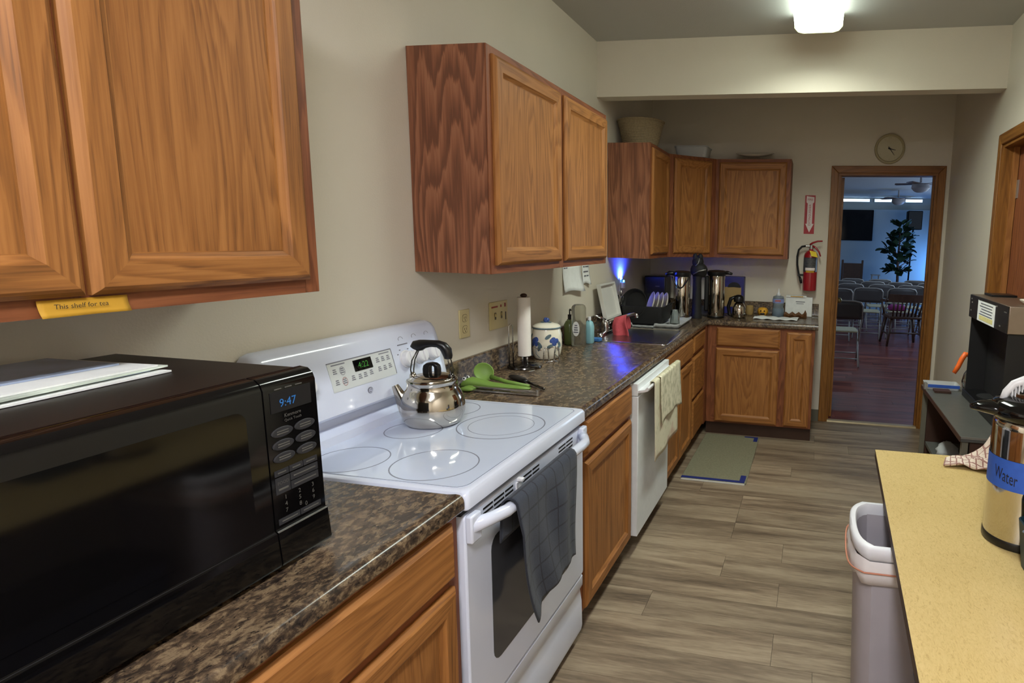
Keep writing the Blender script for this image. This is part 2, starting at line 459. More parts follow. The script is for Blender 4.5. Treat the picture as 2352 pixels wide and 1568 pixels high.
struct('wall_near', MB().box(0, W, YN-WT, YN, -0.06, ZC), 'wall_paint')
struct('ceiling', MB().box(-WT, W+WT, YN-WT, YB+WT, ZC, ZC+0.1), 'ceiling_paint')
# back wall with the doorway
DX0, DX1, DZ = 1.576, 2.3464, 2.0905
wb = MB(); wb.box(0, DX0, YB, YB+WT, -0.06, ZC); wb.box(DX1, W, YB, YB+WT, -0.06, ZC); wb.box(DX0, DX1, YB, YB+WT, DZ, ZC)
struct('wall_back', wb, 'wall_paint')
# right wall with a cased door opening
RY0, RY1, RZ = 1.62, 2.535, 2.098
wr = MB(); wr.box(W, W+WT, YN-WT, RY0, -0.06, ZC); wr.box(W, W+WT, RY1, YB+WT, -0.06, ZC); wr.box(W, W+WT, RY0, RY1, RZ, ZC)
struct('wall_right', wr, 'wall_paint')
struct('beam', MB().box(0, W, YBM, YBM+0.115, ZB, ZC), 'wall_paint')
# baseboards
struct('baseboard_back', MB().box(1.4547, 1.5188, YB-0.01, YB, 0, 0.10), 'baseboard_grey')
struct('baseboard_right', MB().box(W-0.01, W, 2.6, YB, 0, 0.10), 'baseboard_grey')
struct('baseboard_near', MB().box(0.64, W, YN, YN+0.01, 0, 0.10), 'baseboard_grey')

# doorway to the hall: casing, jambs, stops, hinges
cw = 0.0575
t = thing('trim_1', None, None, (1.5188, YB, 0), kind='structure')
def casing(par, nm, pts, mat):   # mitred flat casing member
    m = MB(); n = len(pts)
    m.add([(p[0], YB-0.016, p[1]) for p in pts]+[(p[0], YB, p[1]) for p in pts],
          [tuple(range(n))]+[tuple(range(n, 2*n))[::-1]]+[(i, (i+1) % n, n+(i+1) % n, n+i) for i in range(n)])
    return obj(nm, m, mat, par, bevel=0.004)
zo = DZ+cw
casing(t, 'casing_side', [(DX0-cw, 0), (DX0, 0), (DX0, DZ), (DX0-cw, zo)], 'oak_trim_z')
casing(t, 'casing_side', [(DX1, 0), (DX1+cw, 0), (DX1+cw, zo), (DX1, DZ)], 'oak_trim_z')
casing(t, 'casing_head', [(DX0-cw, zo), (DX0, DZ), (DX1, DZ), (DX1+cw, zo)], 'oak_trim_x')
obj('jamb', MB().box(DX0, DX0+0.018, YB-0.004, YB+WT+0.004, 0, DZ), 'oak_trim_z', t)
obj('jamb', MB().box(DX1-0.018, DX1, YB-0.004, YB+WT+0.004, 0, DZ), 'oak_trim_z', t)
obj('jamb_head', MB().box(DX0+0.018, DX1-0.018, YB-0.004, YB+WT+0.004, DZ-0.018, DZ), 'oak_trim_x', t)
obj('door_stop', MB().box(DX0+0.018, DX0+0.030, YB+0.04, YB+0.075, 0, DZ-0.018), 'oak_trim_z', t)
obj('door_stop', MB().box(DX1-0.030, DX1-0.018, YB+0.04, YB+0.075, 0, DZ-0.018), 'oak_trim_z', t)
obj('threshold', MB().prism([(YB-0.01, 0.0005), (YB+0.0, 0.012), (YB+0.05, 0.012), (YB+0.06, 0.0005)], DX0+0.018, DX1-0.018, 'x'), 'threshold', t)
# the open door leaf swung into the hall, with its hinges
t = thing('door_1', None, None, (DX0+0.02, YB+WT+0.005, 0), kind='structure')
dl = obj('door_leaf', MB().box(DX0+0.021, DX0+0.056, YB+WT+0.006, YB+WT+0.76, 0.012, DZ-0.022), 'oak_trim_z', t)
for hz in (1.86, 1.05, 0.33):
    h = obj('hinge', MB().box(DX0+0.0182, DX0+0.0222, YB+0.078, YB+WT+0.005, hz-0.05, hz+0.05), 'brass', t)
    obj('hinge_pin', MB().cyl((DX0+0.026, YB+WT+0.006, hz-0.052), (DX0+0.026, YB+WT+0.006, hz+0.052), 0.006, 8), 'brass', h)
    for k in (-0.03, 0.03): obj('screw', MB().cyl((DX0+0.0222, YB+0.10, hz+k), (DX0+0.0232, YB+0.10, hz+k), 0.004, 8), 'dark_chrome', h)
obj('door_knob', MB().sphere((DX0+0.095, YB+WT+0.69, 0.98), 0.028).cyl((DX0+0.056, YB+WT+0.69, 0.98), (DX0+0.09, YB+WT+0.69, 0.98), 0.011), 'brass', t, smooth=True)

# right-hand door: casing on the wall, jamb, stop and a closed leaf set back
t = thing('trim_2', None, None, (W, RY0, 0), kind='structure')
def casing_r(nm, pts, mat):
    m = MB(); n = len(pts)
    m.add([(W-0.018, p[0], p[1]) for p in pts]+[(W, p[0], p[1]) for p in pts],
          [tuple(range(n))]+[tuple(range(n, 2*n))[::-1]]+[(i, (i+1) % n, n+(i+1) % n, n+i) for i in range(n)])
    return obj(nm, m, mat, t, bevel=0.004)
zo = RZ+0.06
casing_r('casing_side', [(RY1, 0), (RY1+0.06, 0), (RY1+0.06, zo), (RY1, RZ)], 'oak_trim_z')
casing_r('casing_side', [(RY0-0.06, 0), (RY0, 0), (RY0, RZ), (RY0-0.06, zo)], 'oak_trim_z')
casing_r('casing_head', [(RY0-0.06, zo), (RY0, RZ), (RY1, RZ), (RY1+0.06, zo)], 'oak_trim_y')
obj('jamb', MB().box(W-0.004, W+WT, RY1-0.018, RY1, 0, RZ), 'oak_trim_z', t)
obj('jamb', MB().box(W-0.004, W+WT, RY0, RY0+0.018, 0, RZ), 'oak_trim_z', t)
obj('jamb_head', MB().box(W-0.004, W+WT, RY0+0.018, RY1-0.018, RZ-0.018, RZ), 'oak_trim_y', t)
obj('door_stop', MB().box(W+0.045, W+0.075, RY1-0.032, RY1-0.018, 0, RZ-0.018), 'oak_z' if False else 'oak_z', t)
obj('door_stop', MB().box(W+0.045, W+0.075, RY0+0.018, RY0+0.032, 0, RZ-0.018), 'oak_z', t)
t = thing('door_2', None, None, (W+0.10, RY0, 0), kind='structure')
obj('door_leaf', MB().box(W+0.078, W+0.112, RY0+0.02, RY1-0.021, 0.01, RZ-0.021), 'oak_frame_z', t)
obj('hinge', MB().box(W+0.073, W+0.079, RY1-0.060, RY1-0.02, 1.80, 1.90), 'metal_edge', t)
# ------------------------------------------------------------------ cabinets
UB, UT, UD = 1.3892, 2.1641, 0.2991
class Fr:
    """frame of a cabinet face: u along the width, v outwards, w up"""
    def __init__(s, o, u, v): s.o = Vector(o); s.u = Vector(u); s.v = Vector(v)
    def __call__(s, a, b, c): return tuple(s.o+s.u*a+s.v*b+Vector((0, 0, c)))
    def hor(s): return 'y' if abs(s.u.y) > abs(s.u.x)+0.01 else 'x'

PROF = [(0.0, 0.0), (0.0, 0.009), (0.007, 0.016), (0.012, 0.019), (0.050, 0.019), (0.054, 0.015), (0.064, 0.0085), (0.066, 0.0085), (0.066, 0.0)]
def framed_door(fr, par, u0, u1, w0, w1, v0=0.0, label=None, prof=PROF):
    h = fr.hor()
    def member(side):
        m = MB(fr); A = []; B = []
        for w, t in prof:
            if side == 'b': a, b = (u0+w, v0+t, w0+w), (u1-w, v0+t, w0+w)
            elif side == 't': a, b = (u0+w, v0+t, w1-w), (u1-w, v0+t, w1-w)
            elif side == 'l': a, b = (u0+w, v0+t, w0+w), (u0+w, v0+t, w1-w)
            else: a, b = (u1-w, v0+t, w0+w), (u1-w, v0+t, w1-w)
            A.append(a); B.append(b)
        return m, A, B
    pw = prof[-2][0]-0.004; pt = prof[-2][1]-0.0008
    d = obj('door', MB(fr).box(u0+pw, u1-pw, v0+0.001, v0+pt, w0+pw, w1-pw), 'oak_z', par, label=label)   # the panel
    for s, nm in (('l', 'stile'), ('r', 'stile'), ('b', 'rail'), ('t', 'rail')):
        m, A, B = member(s); m.loft([A, B]); obj(nm, m, 'oak_z' if nm == 'stile' else 'oak_'+h, d)
    return d

def drawer_front(fr, par, u0, u1, w0, w1, v0=0.0):
    e = 0.013; m = MB(fr)
    rings = []
    for ins, t in ((0, 0), (0, 0.008), (0.004, 0.011), (e, 0.019)):
        rings.append([(u0+ins, v0+t, w0+ins), (u1-ins, v0+t, w0+ins), (u1-ins, v0+t, w1-ins), (u0+ins, v0+t, w1-ins)])
    m.loft(rings)
    return obj('drawer_front', m, 'oak_'+fr.hor(), par)

def face_frame(fr, par, u0, u1, w0, w1, stiles=(), rails=(), sw=0.038, t=0.004):
    """the frame members of the cabinet front, a little proud of the box"""
    h = fr.hor()
    us = [(u0, u0+sw), (u1-sw, u1)]+[(c-sw/2, c+sw/2) for c in stiles]
    for a, b in us: obj('face_stile', MB(fr).box(a, b, -0.002, t, w0, w1), 'oak_frame_z', par, bevel=0.001)
    for a, b in [(w0, w0+sw), (w1-sw, w1)]+[(c-sw/2, c+sw/2) for c in rails]:
        obj('face_rail', MB(fr).box(u0+sw, u1-sw, -0.002, t-0.0006, a, b), 'oak_frame_'+h, par)

FV = 0.004   # doors stand on the face frame
def wall_cabinet(label, fr, width, doors, group='oak wall cabinets'):
    loc = fr(0, -UD+0.001, UB); t = thing('wall_cabinet', label, 'cabinet', loc, group)
    obj('body', MB(fr).box(0, width, -UD+0.002, 0.0, UB, UT), 'oak_side', t)
    ms = [(doors[i][1]+doors[i+1][0])/2 for i in range(len(doors)-1)]
    face_frame(fr, t, 0, width, UB, UT, stiles=ms)
    for a, b in doors: framed_door(fr, t, a, b, UB+0.030, UT-0.026, FV)
    return t
def left(y): return Fr((UD, y, 0), (0, 1, 0), (1, 0, 0))
wall_cabinet('oak wall cabinet with two doors hanging above the black microwave', left(-0.935), 0.905, [(0.022, 0.444), (0.452, 0.872)])
wall_cabinet('oak wall cabinet with two doors hanging between range and sink', left(0.7283), 1.19, [(0.028, 0.580), (0.626, 1.168)])
wall_cabinet('narrow oak wall cabinet past the sink carrying the woven basket', left(2.797), 0.523, [(0.030, 0.492)])
wall_cabinet('oak wall cabinet on the back wall carrying the white platter', Fr((0.615, YB-UD, 0), (1, 0, 0), (0, -1, 0)), 0.5916, [(0.028, 0.560)])
# diagonal corner unit
q = math.sqrt(0.5); p0 = Vector((UD, 3.321, 0)); p1 = Vector((0.614, YB-UD, 0)); dl_ = (p1-p0).length; du = (p1-p0).normalized(); dv = Vector((du.y, -du.x, 0))
t = thing('wall_cabinet', 'diagonal oak corner wall cabinet with a single narrow door', 'cabinet', (0.002, YB-0.3, UB), 'oak wall cabinets')
poly = [(0.002, 3.3215), (p0.x, 3.3215), (p1.x, p1.y), (0.6145, YB-0.002), (0.002, YB-0.002)]
obj('body', MB().prism(poly, UB, UT, 'z'), 'oak_side', t)
frd = Fr(p0, du, dv); face_frame(frd, t, 0.0, dl_, UB, UT, sw=0.045)
framed_door(frd, t, 0.048, dl_-0.048, UB+0.030, UT-0.026, FV)

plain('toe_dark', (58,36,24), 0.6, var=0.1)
CT = 0.876; TK = 0.10; BD = 0.61; YF = 3.3475; XE = 1.4547
def base_cabinet(label, fr, width, fronts, depth=BD, stiles=(), rails=(), kick=0.055, group='oak base cabinets', top=CT-0.001):
    loc = fr(0, -depth+0.002, 0); t = thing('base_cabinet', label, 'cabinet', loc, group)
    obj('body', MB(fr).box(0.0005, width-0.0005, -depth+0.003, 0, TK, top), 'oak_frame_z', t)
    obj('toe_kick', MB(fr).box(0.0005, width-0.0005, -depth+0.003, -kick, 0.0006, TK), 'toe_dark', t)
    face_frame(fr, t, 0.0005, width-0.0005, TK, CT-0.001, stiles=stiles, rails=rails)
    for k, a, b, c, d in fronts:
        (drawer_front if k == 'drawer' else framed_door)(fr, t, a, b, c, d, FV)
    return t
def bleft(y): return Fr((BD, y, 0), (0, 1, 0), (1, 0, 0))
base_cabinet('oak base cabinet with drawer under the black microwave beside the range', bleft(-0.632), 0.630, [('drawer', 0.03, 0.600, 0.722, 0.858), ('door', 0.03, 0.600, 0.115, 0.700)], rails=(0.711,))
base_cabinet('oak base cabinet nearest the camera at the left edge', bleft(-1.55), 0.916, [('drawer', 0.03, 0.445, 0.722, 0.858), ('drawer', 0.47, 0.886, 0.722, 0.858), ('door', 0.03, 0.445, 0.115, 0.700), ('door', 0.47, 0.886, 0.115, 0.700)], stiles=(0.4575,), rails=(0.711,))
base_cabinet('oak base cabinet with one drawer between range and dishwasher', bleft(0.766), 0.617, [('drawer', 0.028, 0.594, 0.718, 0.860), ('door', 0.028, 0.594, 0.112, 0.698)], rails=(0.708,))
base_cabinet('oak sink base cabinet with two doors beside the dishwasher', bleft(1.998), 0.80, [('drawer', 0.03, 0.775, 0.725, 0.860), ('door', 0.03, 0.392, 0.112, 0.700), ('door', 0.408, 0.775, 0.112, 0.700)], stiles=(0.40,), rails=(0.712,), top=0.70)
base_cabinet('oak three-drawer base cabinet in the inside corner', bleft(2.80), 0.46, [('drawer', 0.025, 0.435, 0.736, 0.860), ('drawer', 0.025, 0.435, 0.412, 0.706), ('drawer', 0.025, 0.435, 0.114, 0.386)], rails=(0.721, 0.399))
fb = Fr((0.632, YF, 0), (1, 0, 0), (0, -1, 0))
base_cabinet('oak base cabinet on the back wall with a wide and a narrow door', fb, XE-0.632,
             [('drawer', 0.072, 0.560, 0.716, 0.862), ('door', 0.070, 0.558, 0.110, 0.700), ('door', 0.612, 0.800, 0.112, 0.850)], depth=YB-YF, stiles=(0.586,), rails=(0.708,), kick=0.02)
obj('filler_panel', MB().box(0.30, 0.63, 3.2605, YF+0.3, TK, CT-0.002), 'oak_frame_z', None, label='plain oak filler post closing the inside cabinet corner', cat='filler panel')

# ------------------------------------------------------------------ worktops
CH = 0.914; CF = 0.637
def edge_profile(f, back=0.0, splash=True):
    """depth/height outline: splash with cove at the wall, rolled no-drip front"""
    p = []
    if splash: p += [(0.001, CT+0.0005), (0.001, 1.012), (0.006, 1.016), (0.018, 1.016), (0.022, 1.012), (0.022, 0.928), (0.025, 0.919), (0.034, CH)]
    else: p += [(back, CT+0.0005), (back, CH)]
    p += [(f-0.045, CH), (f-0.034, CH+0.0012), (f-0.022, CH+0.003), (f-0.012, CH+0.0022), (f-0.005, CH-0.002), (f-0.001, CH-0.009), (f, CH-0.018), (f, CT+0.006), (f-0.004, CT+0.0005)]
    return p
obj('countertop', MB().prism(edge_profile(CF), -1.56, -0.003, 'y'), 'laminate', None, smooth=30, label='brown speckled laminate countertop under the black microwave', cat='countertop')
SX0, SX1, SY0, SY1 = 0.085, 0.575, 2.165, 2.735      # cut-out of the sink
ct = MB()
ct.prism(edge_profile(CF), 0.765, SY0, 'y'); ct.prism(edge_profile(CF), SY1, YF-0.027, 'y')
ct.prism(edge_profile(CF, SX1, False), SY0, SY1, 'y')
ct.prism([(0.001, CT+0.0005), (0.001, 1.012), (0.006, 1.016), (0.018, 1.016), (0.022, 1.012), (0.022, 0.928), (0.025, 0.919), (0.034, CH), (SX0, CH), (SX0, CT+0.0005)], SY0, SY1, 'y')
FB = YF-0.027
ct.box(0.001, CF, FB, YB-0.001, CT+0.0005, CH)
ct.prism([(YB-p[0] , p[1]) for p in edge_profile(YB-FB)], CF, 1.4747, 'x')
ct.box(0.001, CF, YB-0.022, YB-0.001, CH, 1.014); ct.box(0.001, 0.022, FB, YB-0.022, CH, 1.014)
obj('countertop', ct, 'laminate', None, smooth=30, label='L-shaped brown laminate countertop with backsplash around the sink', cat='countertop')
# ------------------------------------------------------------------ ceiling fixtures
def fixture(y0, y1, mat, label, watts=0, col=(0.93, 1.0, 0.90)):
    xc = 1.377; w = 0.127; z0, z1 = 2.655, ZC
    t = thing('ceiling_light', label, 'light', (xc, (y0+y1)/2, z0), 'fluorescent ceiling lights')
    obj('housing', MB().box(xc-w+0.012, xc+w-0.012, y0+0.004, y1-0.004, z1-0.022, z1-0.0005), 'white_plastic', t)
    prof = [(xc-w, z1-0.024), (xc-w, z0+0.03), (xc-w+0.02, z0+0.008), (xc-w+0.05, z0), (xc+w-0.05, z0), (xc+w-0.02, z0+0.008), (xc+w, z0+0.03), (xc+w, z1-0.024)]
    obj('diffuser', MB().prism(prof, y0+0.006, y1-0.006, 'y'), mat, t)
    for a, b in ((y0, y0+0.006), (y1-0.006, y1)):
        pe = [(p[0]+(0.002 if p[0] > xc else -0.002), p[1]-0.002 if p[1] < z1-0.03 else p[1]) for p in prof]
        obj('end_cap', MB().prism(pe, a, b, 'y'), 'cap_cream', t)
    if watts:
        l = area_light('ceiling_light_tubes', (0, 0, 0), (0, 0, 0), 0.20, y1-y0-0.04, watts, col, math.radians(152)); l.parent = t; l.location = (0, 0, -0.002)
plain('cap_cream', (226,230,170), 0.5, var=0.02)  # opaque cream end caps, no emission
fixture(1.075, 2.302, 'tube_far', 'long white fluorescent ceiling light near the beam', FAR_WATTS)
fixture(-2.35, -1.125, 'tube_near', 'fluorescent ceiling light over the near end behind the camera')

# ------------------------------------------------------------------ range
XR = 0.632
t = thing('range', 'white electric range with glass cooktop and steel kettle on it', 'range', (XR/2, 0.381, 0))
R0, R1 = 0.002, 0.760
obj('body', MB().box(0.012, XR-0.035, R0, R1, 0.03, 0.885), 'enamel', t)
for fx, fy in ((0.06, 0.05), (0.06, 0.71), (0.55, 0.05), (0.55, 0.71)): obj('foot', MB().cyl((fx, fy, 0.0), (fx, fy, 0.032), 0.018), 'black_plastic', t)
top = MB()
def rr3(ins, z, x1, r): return [(p[0], p[1], z) for p in rrect(0.03+ins, x1-ins, R0+ins, R1-ins, r, 4)]
top.loft([rr3(0.004, 0.872, 0.642, 0.008), rr3(0.0, 0.876, 0.642, 0.012), rr3(0.0, 0.908, 0.642, 0.014), rr3(0.005, 0.917, 0.642, 0.016), rr3(0.014, 0.920, 0.642, 0.02), rr3(0.022, 0.9185, 0.642, 0.024)])
obj('cooktop_frame', top, 'enamel', t, smooth=40)
obj('cooktop_glass', MB().prism(rrect(0.092, 0.618, R0+0.024, R1-0.024, 0.03), 0.915, 0.9192, 'z'), 'glass_cooktop', t)
def ring(c, r, w):
    m = MB(); n = 48
    m.loft([[(c[0]+q_*math.cos(2*PI*i/n), c[1]+q_*math.sin(2*PI*i/n), z) for i in range(n)] for q_, z in ((r-w, 0.9192), (r-w, 0.9196), (r, 0.9196), (r, 0.9192))], True, False)
    return m
for c, r, w in (((0.222, 0.125), 0.096, 0.0028), ((0.458, 0.148), 0.112, 0.0032), ((0.222, 0.385), 0.085, 0.0028), ((0.456, 0.500), 0.138, 0.0036), ((0.456, 0.500), 0.103, 0.0016), ((0.205, 0.625), 0.088, 0.0028)):
    obj('burner_ring', ring(c, r, w), 'ring_grey', t)
obj('glass_border', MB().loft([[(p[0], p[1], z) for p in rrect(0.092+i, 0.618-i, R0+0.024+i, R1-0.024-i, 0.03-i/2)] for i, z in ((0.0, 0.9192), (0.0, 0.9195), (0.002, 0.9195), (0.002, 0.9192))], True, False), 'ring_grey', t)
# backguard: sloping front, rolled top, rounded ends
bgp = [(0.012, 0.885), (0.098, 0.885), (0.098, 0.945), (0.060, 0.960), (0.058, 0.985), (0.098, 0.998), (0.104, 1.006), (0.100, 1.03), (0.084, 1.10), (0.066, 1.165), (0.058, 1.19), (0.046, 1.206), (0.030, 1.213), (0.012, 1.213)]
bg = MB(); rings = []
for y, s, dz in ((R0, 0.80, -0.035), (R0+0.004, 0.90, -0.018), (R0+0.014, 0.97, -0.006), (R0+0.035, 1, 0), (R1-0.035, 1, 0), (R1-0.014, 0.97, -0.006), (R1-0.004, 0.90, -0.018), (R1, 0.80, -0.035)):
    rings.append([(0.012+(x-0.012)*(s if z > 1.0 else 1), y, z+(dz*min(1, max(0, (z-1.03)/0.16)))) for x, z in bgp])
bg.loft(rings); bgo = obj('backguard', bg, 'enamel', t, smooth=35)
# points of the sloping front, by y and height
def bgx(z):
    pts = [(1.006, 0.104), (1.03, 0.100), (1.10, 0.084), (1.165, 0.066), (1.19, 0.058)]
    for (a, xa), (b, xb) in zip(pts, pts[1:]):
        if a <= z <= b: return xa+(xb-xa)*(z-a)/(b-a)
    return 0.1
def bgT(y, z, off=0.0):
    return lambda a, b: (bgx(z+b)+off, y+a, z+b)
def bgpatch(y0, y1, z0, z1, off, n=4):
    m = MB()
    for k in range(n):
        a, b = z0+(z1-z0)*k/n, z0+(z1-z0)*(k+1)/n
        m.add([(bgx(a)-0.002, y0, a), (bgx(a)-0.002, y1, a), (bgx(b)-0.002, y1, b), (bgx(b)-0.002, y0, b), (bgx(a)+off, y0, a), (bgx(a)+off, y1, a), (bgx(b)+off, y1, b), (bgx(b)+off, y0, b)],
              [(0,3,2,1),(4,5,6,7),(0,1,5,4),(1,2,6,5),(2,3,7,6),(3,0,4,7)])
    return m
pan = obj('control_panel', bgpatch(0.222, 0.487, 1.068, 1.150, 0.0012, 5), 'panel_grey', bgo)
obj('clock_window', bgpatch(0.318, 0.392, 1.110, 1.143, 0.0028, 3), 'black_gloss', bgo)
obj('clock_digits', text_mb('4:22', 0.025, bgT(0.355, 1.1255, 0.0036)), 'digit_green', bgo, closed=False)
for y0, y1, z0, z1, m_ in ((0.222, 0.487, 1.149, 1.1515, 'print_grey'), (0.486, 0.488, 1.07, 1.15, 'print_grey'), (0.236, 0.287, 1.1415, 1.1445, 'print_grey'), (0.43, 0.475, 1.1415, 1.1440, 'print_grey')):
    obj('printed_rule', bgpatch(y0, y1, z0, z1, 0.0020, 2), m_, bgo)
def keyring(y, z, r, w, mat, n=16):
    m = MB(); P = [[(bgx(z+q_*math.sin(2*PI*i/n))+0.0022, y+q_*math.cos(2*PI*i/n)*0.8, z+q_*math.sin(2*PI*i/n)) for i in range(n)] for q_ in (r-w, r)]
    m.loft(P, True, False); return m
for y, z, mt in ((0.271, 1.123, 'print_grey'), (0.271, 1.092, 'print_red')): obj('key_outline', keyring(y, z, 0.0125, 0.0014, mt), mt, bgo, closed=False)
for y, z in ((0.243, 1.124), (0.243, 1.093), (0.305, 1.094), (0.332, 1.093), (0.354, 1.094), (0.380, 1.096), (0.418, 1.126), (0.442, 1.126), (0.418, 1.098), (0.442, 1.098), (0.466, 1.126), (0.466, 1.100), (0.271, 1.123), (0.271, 1.092)):
    for k in range(3): obj('key_print', bgpatch(y-0.007+0.001*k, y+0.007-0.001*k, z-0.006+k*0.0055, z-0.0035+k*0.0055, 0.0022, 1), 'print_grey', bgo)
# round maker's badge
m = MB(); zc_, yc_ = 1.044, 0.358
m.lathe([(0.0105, 0), (0.0105, 0.002), (0.009, 0.0028)], seg=20); m.v = [Vector((bgx(zc_)+v.z-0.0005, yc_+v.x, zc_+v.y)) for v in m.v]
bd = obj('badge', m, 'print_grey', bgo)
m = MB()
for r_, k in ((0.0078, 0), (0.0060, 1)):
    m.tube([(bgx(zc_)+0.0026, yc_+r_*math.cos(2*PI*i/20), zc_+r_*math.sin(2*PI*i/20)) for i in range(21)], 0.0005, 5)
m.tube([(bgx(zc_)+0.0027, yc_-0.004+0.0010*i, zc_+0.003*math.sin(i*1.4)) for i in range(9)], 0.0007, 5)
obj('badge_emblem', m, 'enamel', bgo)
# knobs
def knob(y, z, r=0.027):
    x = bgx(z); n = Vector((1, 0, 0.24)).normalized(); c = Vector((x, y, z))
    a1 = Vector((0, 1, 0)); a2 = n.cross(a1).normalized(); m = MB()
    for_r = [(r*1.12, -0.004), (r*1.12, 0.004), (r, 0.005), (r*0.94, 0.020), (r*0.80, 0.024)]
    m.loft([[tuple(c+n*h+a1*(q_*math.cos(2*PI*i/20))+a2*(q_*math.sin(2*PI*i/20))) for i in range(20)] for q_, h in for_r])
    o = obj('knob', m, 'white_plastic', bgo, smooth=35)
    g = MB(); g.loft([[tuple(c+n*h+a1*(sx*0.0055)+a2*(sy*r*0.82)) for sx, sy in ((-1,-1),(1,-1),(1,1),(-1,1))] for h in (0.018, 0.029)])
    obj('knob_grip', g, 'white_plastic', o, bevel=0.002)
    for da in (-1.0, -0.5, 0.6, 1.1):
        zz = z+r*1.42*math.cos(da)
        obj('dial_mark', bgpatch(y+r*1.42*math.sin(da)-0.003, y+r*1.42*math.sin(da)+0.003, zz-0.002, zz+0.001, 0.001, 1), 'print_grey', bgo)
for y in (0.548, 0.616, 0.684): knob(y, 1.105)
for y in (0.060, 0.128): knob(y, 1.105)
for y in (0.548, 0.616, 0.684):
    obj('burner_mark', MB().tube([(bgx(1.172+0.008*math.sin(a))+0.001, y+0.011*math.cos(a), 1.172+0.008*math.sin(a)) for a in [i*0.5 for i in range(8)]], 0.0006, 5), 'print_grey', bgo)
obj('printed_rule', bgpatch(0.525, 0.575, 1.153, 1.156, 0.001, 1), 'print_grey', bgo)
# front: gap, vent, door, window, handle, drawer
obj('gap', MB().box(XR-0.034, XR-0.012, R0+0.004, R1-0.004, 0.855, 0.873), 'slot_dark', t)
dr = obj('oven_door', MB().prism(rrect(R0+0.003, R1-0.003, 0.285, 0.856, 0.012), XR-0.033, XR, 'x'), 'enamel', t, bevel=0.005)
vt = MB()
for y0, y1 in ((0.085, 0.132), (0.138, 0.190), (0.196, 0.240), (0.300, 0.352), (0.358, 0.402), (0.545, 0.600), (0.606, 0.660)):
    for k in range(4): obj('vent_slot', MB().box(XR-0.001, XR+0.0006, y0, y1, 0.800+k*0.0125, 0.8055+k*0.0125), 'slot_dark', dr)
obj('latch_bracket', MB().box(XR-0.001, XR+0.004, 0.254, 0.284, 0.800, 0.842), 'white_plastic', dr, bevel=0.002)
obj('door_latch', MB().box(XR-0.002, XR+0.018, 0.262, 0.276, 0.842, 0.853), 'white_plastic', dr, bevel=0.003)
obj('window', MB().prism(rrect(0.118, 0.642, 0.385, 0.745, 0.035), XR-0.001, XR+0.0012, 'x'), 'oven_glass', dr)
# handle: end blocks and a bowed bar
hz = 0.838; pts = []
for k in range(17):
    s_ = k/16; y = 0.022+(0.716)*s_; bow = 0.050*min(1, math.sin(PI*s_)*2.4)**0.8 if 0 < s_ < 1 else 0
    pts.append((XR+0.004+bow, y, hz-0.012+0.012*math.sin(PI*s_)))
hd = obj('handle', MB().tube(pts, [0.019]+[0.0165]*15+[0.019], 14), 'enamel', dr, smooth=True)
for y0, y1 in ((0.006, 0.050), (0.712, 0.754)): obj('handle_mount', MB().box(XR-0.002, XR+0.018, y0, y1, 0.786, 0.858), 'enamel', dr, bevel=0.005)
obj('storage_drawer', MB().prism([(XR-0.033, 0.05), (XR-0.010, 0.05), (XR-0.006, 0.07), (XR-0.008, 0.17), (XR-0.015, 0.215), (XR-0.004, 0.235), (XR-0.004, 0.272), (XR-0.010, 0.277), (XR-0.033, 0.277)], R0+0.003, R1-0.003, 'y'), 'enamel', t, smooth=40)
obj('kick_plate', MB().box(0.05, XR-0.06, R0+0.01, R1-0.01, 0.006, 0.05), 'black_matte', t)

# grey grid tea towel over the oven handle
def drape(y0, y1, drop_f, drop_b, x_bar, z_bar, rb, seed, nu=15, nv=34, amp=0.006, skew=None):
    rnd = random.Random(seed); ph = [rnd.uniform(0, 6) for _ in range(4)]
    L = drop_f+drop_b+PI*rb
    def fn(u, v):
        s_ = v*L; y = y0+(y1-y0)*u
        if skew: y += skew(u, v)
        if s_ < drop_b: x, z = x_bar-rb, z_bar-(drop_b-s_); d = (drop_b-s_)
        elif s_ < drop_b+PI*rb: a = PI-(s_-drop_b)/rb; x, z = x_bar+rb*math.cos(a), z_bar+rb*math.sin(a); d = 0
        else: d = s_-drop_b-PI*rb; x, z = x_bar+rb, z_bar-d
        w = min(1, d/0.08)
        wob = amp*(math.sin(u*9+ph[0]+d*4)+0.6*math.sin(u*17+ph[1]-d*7))
        x += w*(wob if s_ > drop_b else -0.003)+(0.004 if s_ > drop_b else -0.0)*w
        return (x, y, z)
    return MB().grid(fn, nu, nv)
tw = drape(0.112, 0.512, 0.362, 0.10, XR+0.054, 0.838, 0.021, 3, 31, 44, 0.0085,
           skew=lambda u, v: (1-u)**1.3*(0.025*v+0.075*max(0, (v-0.55)/0.45)**2.0)+0.010*math.sin(v*7)*u*max(0, v-0.5))
for i_, v_ in enumerate(tw.v):   # lower edge hangs crooked
    u_, q_ = tw.uv[i_]
    if q_ > 0.5: v_.z += (0.020*u_-0.020*(1-u_)+0.030*math.sin(u_*PI))*max(0, (q_-0.5)*2)**1.5
obj('tea_towel', tw, 'towel_grey', None, smooth=True, solid=0.004, closed=False, label='dark grey checked tea towel hanging over the oven handle', cat='towel')

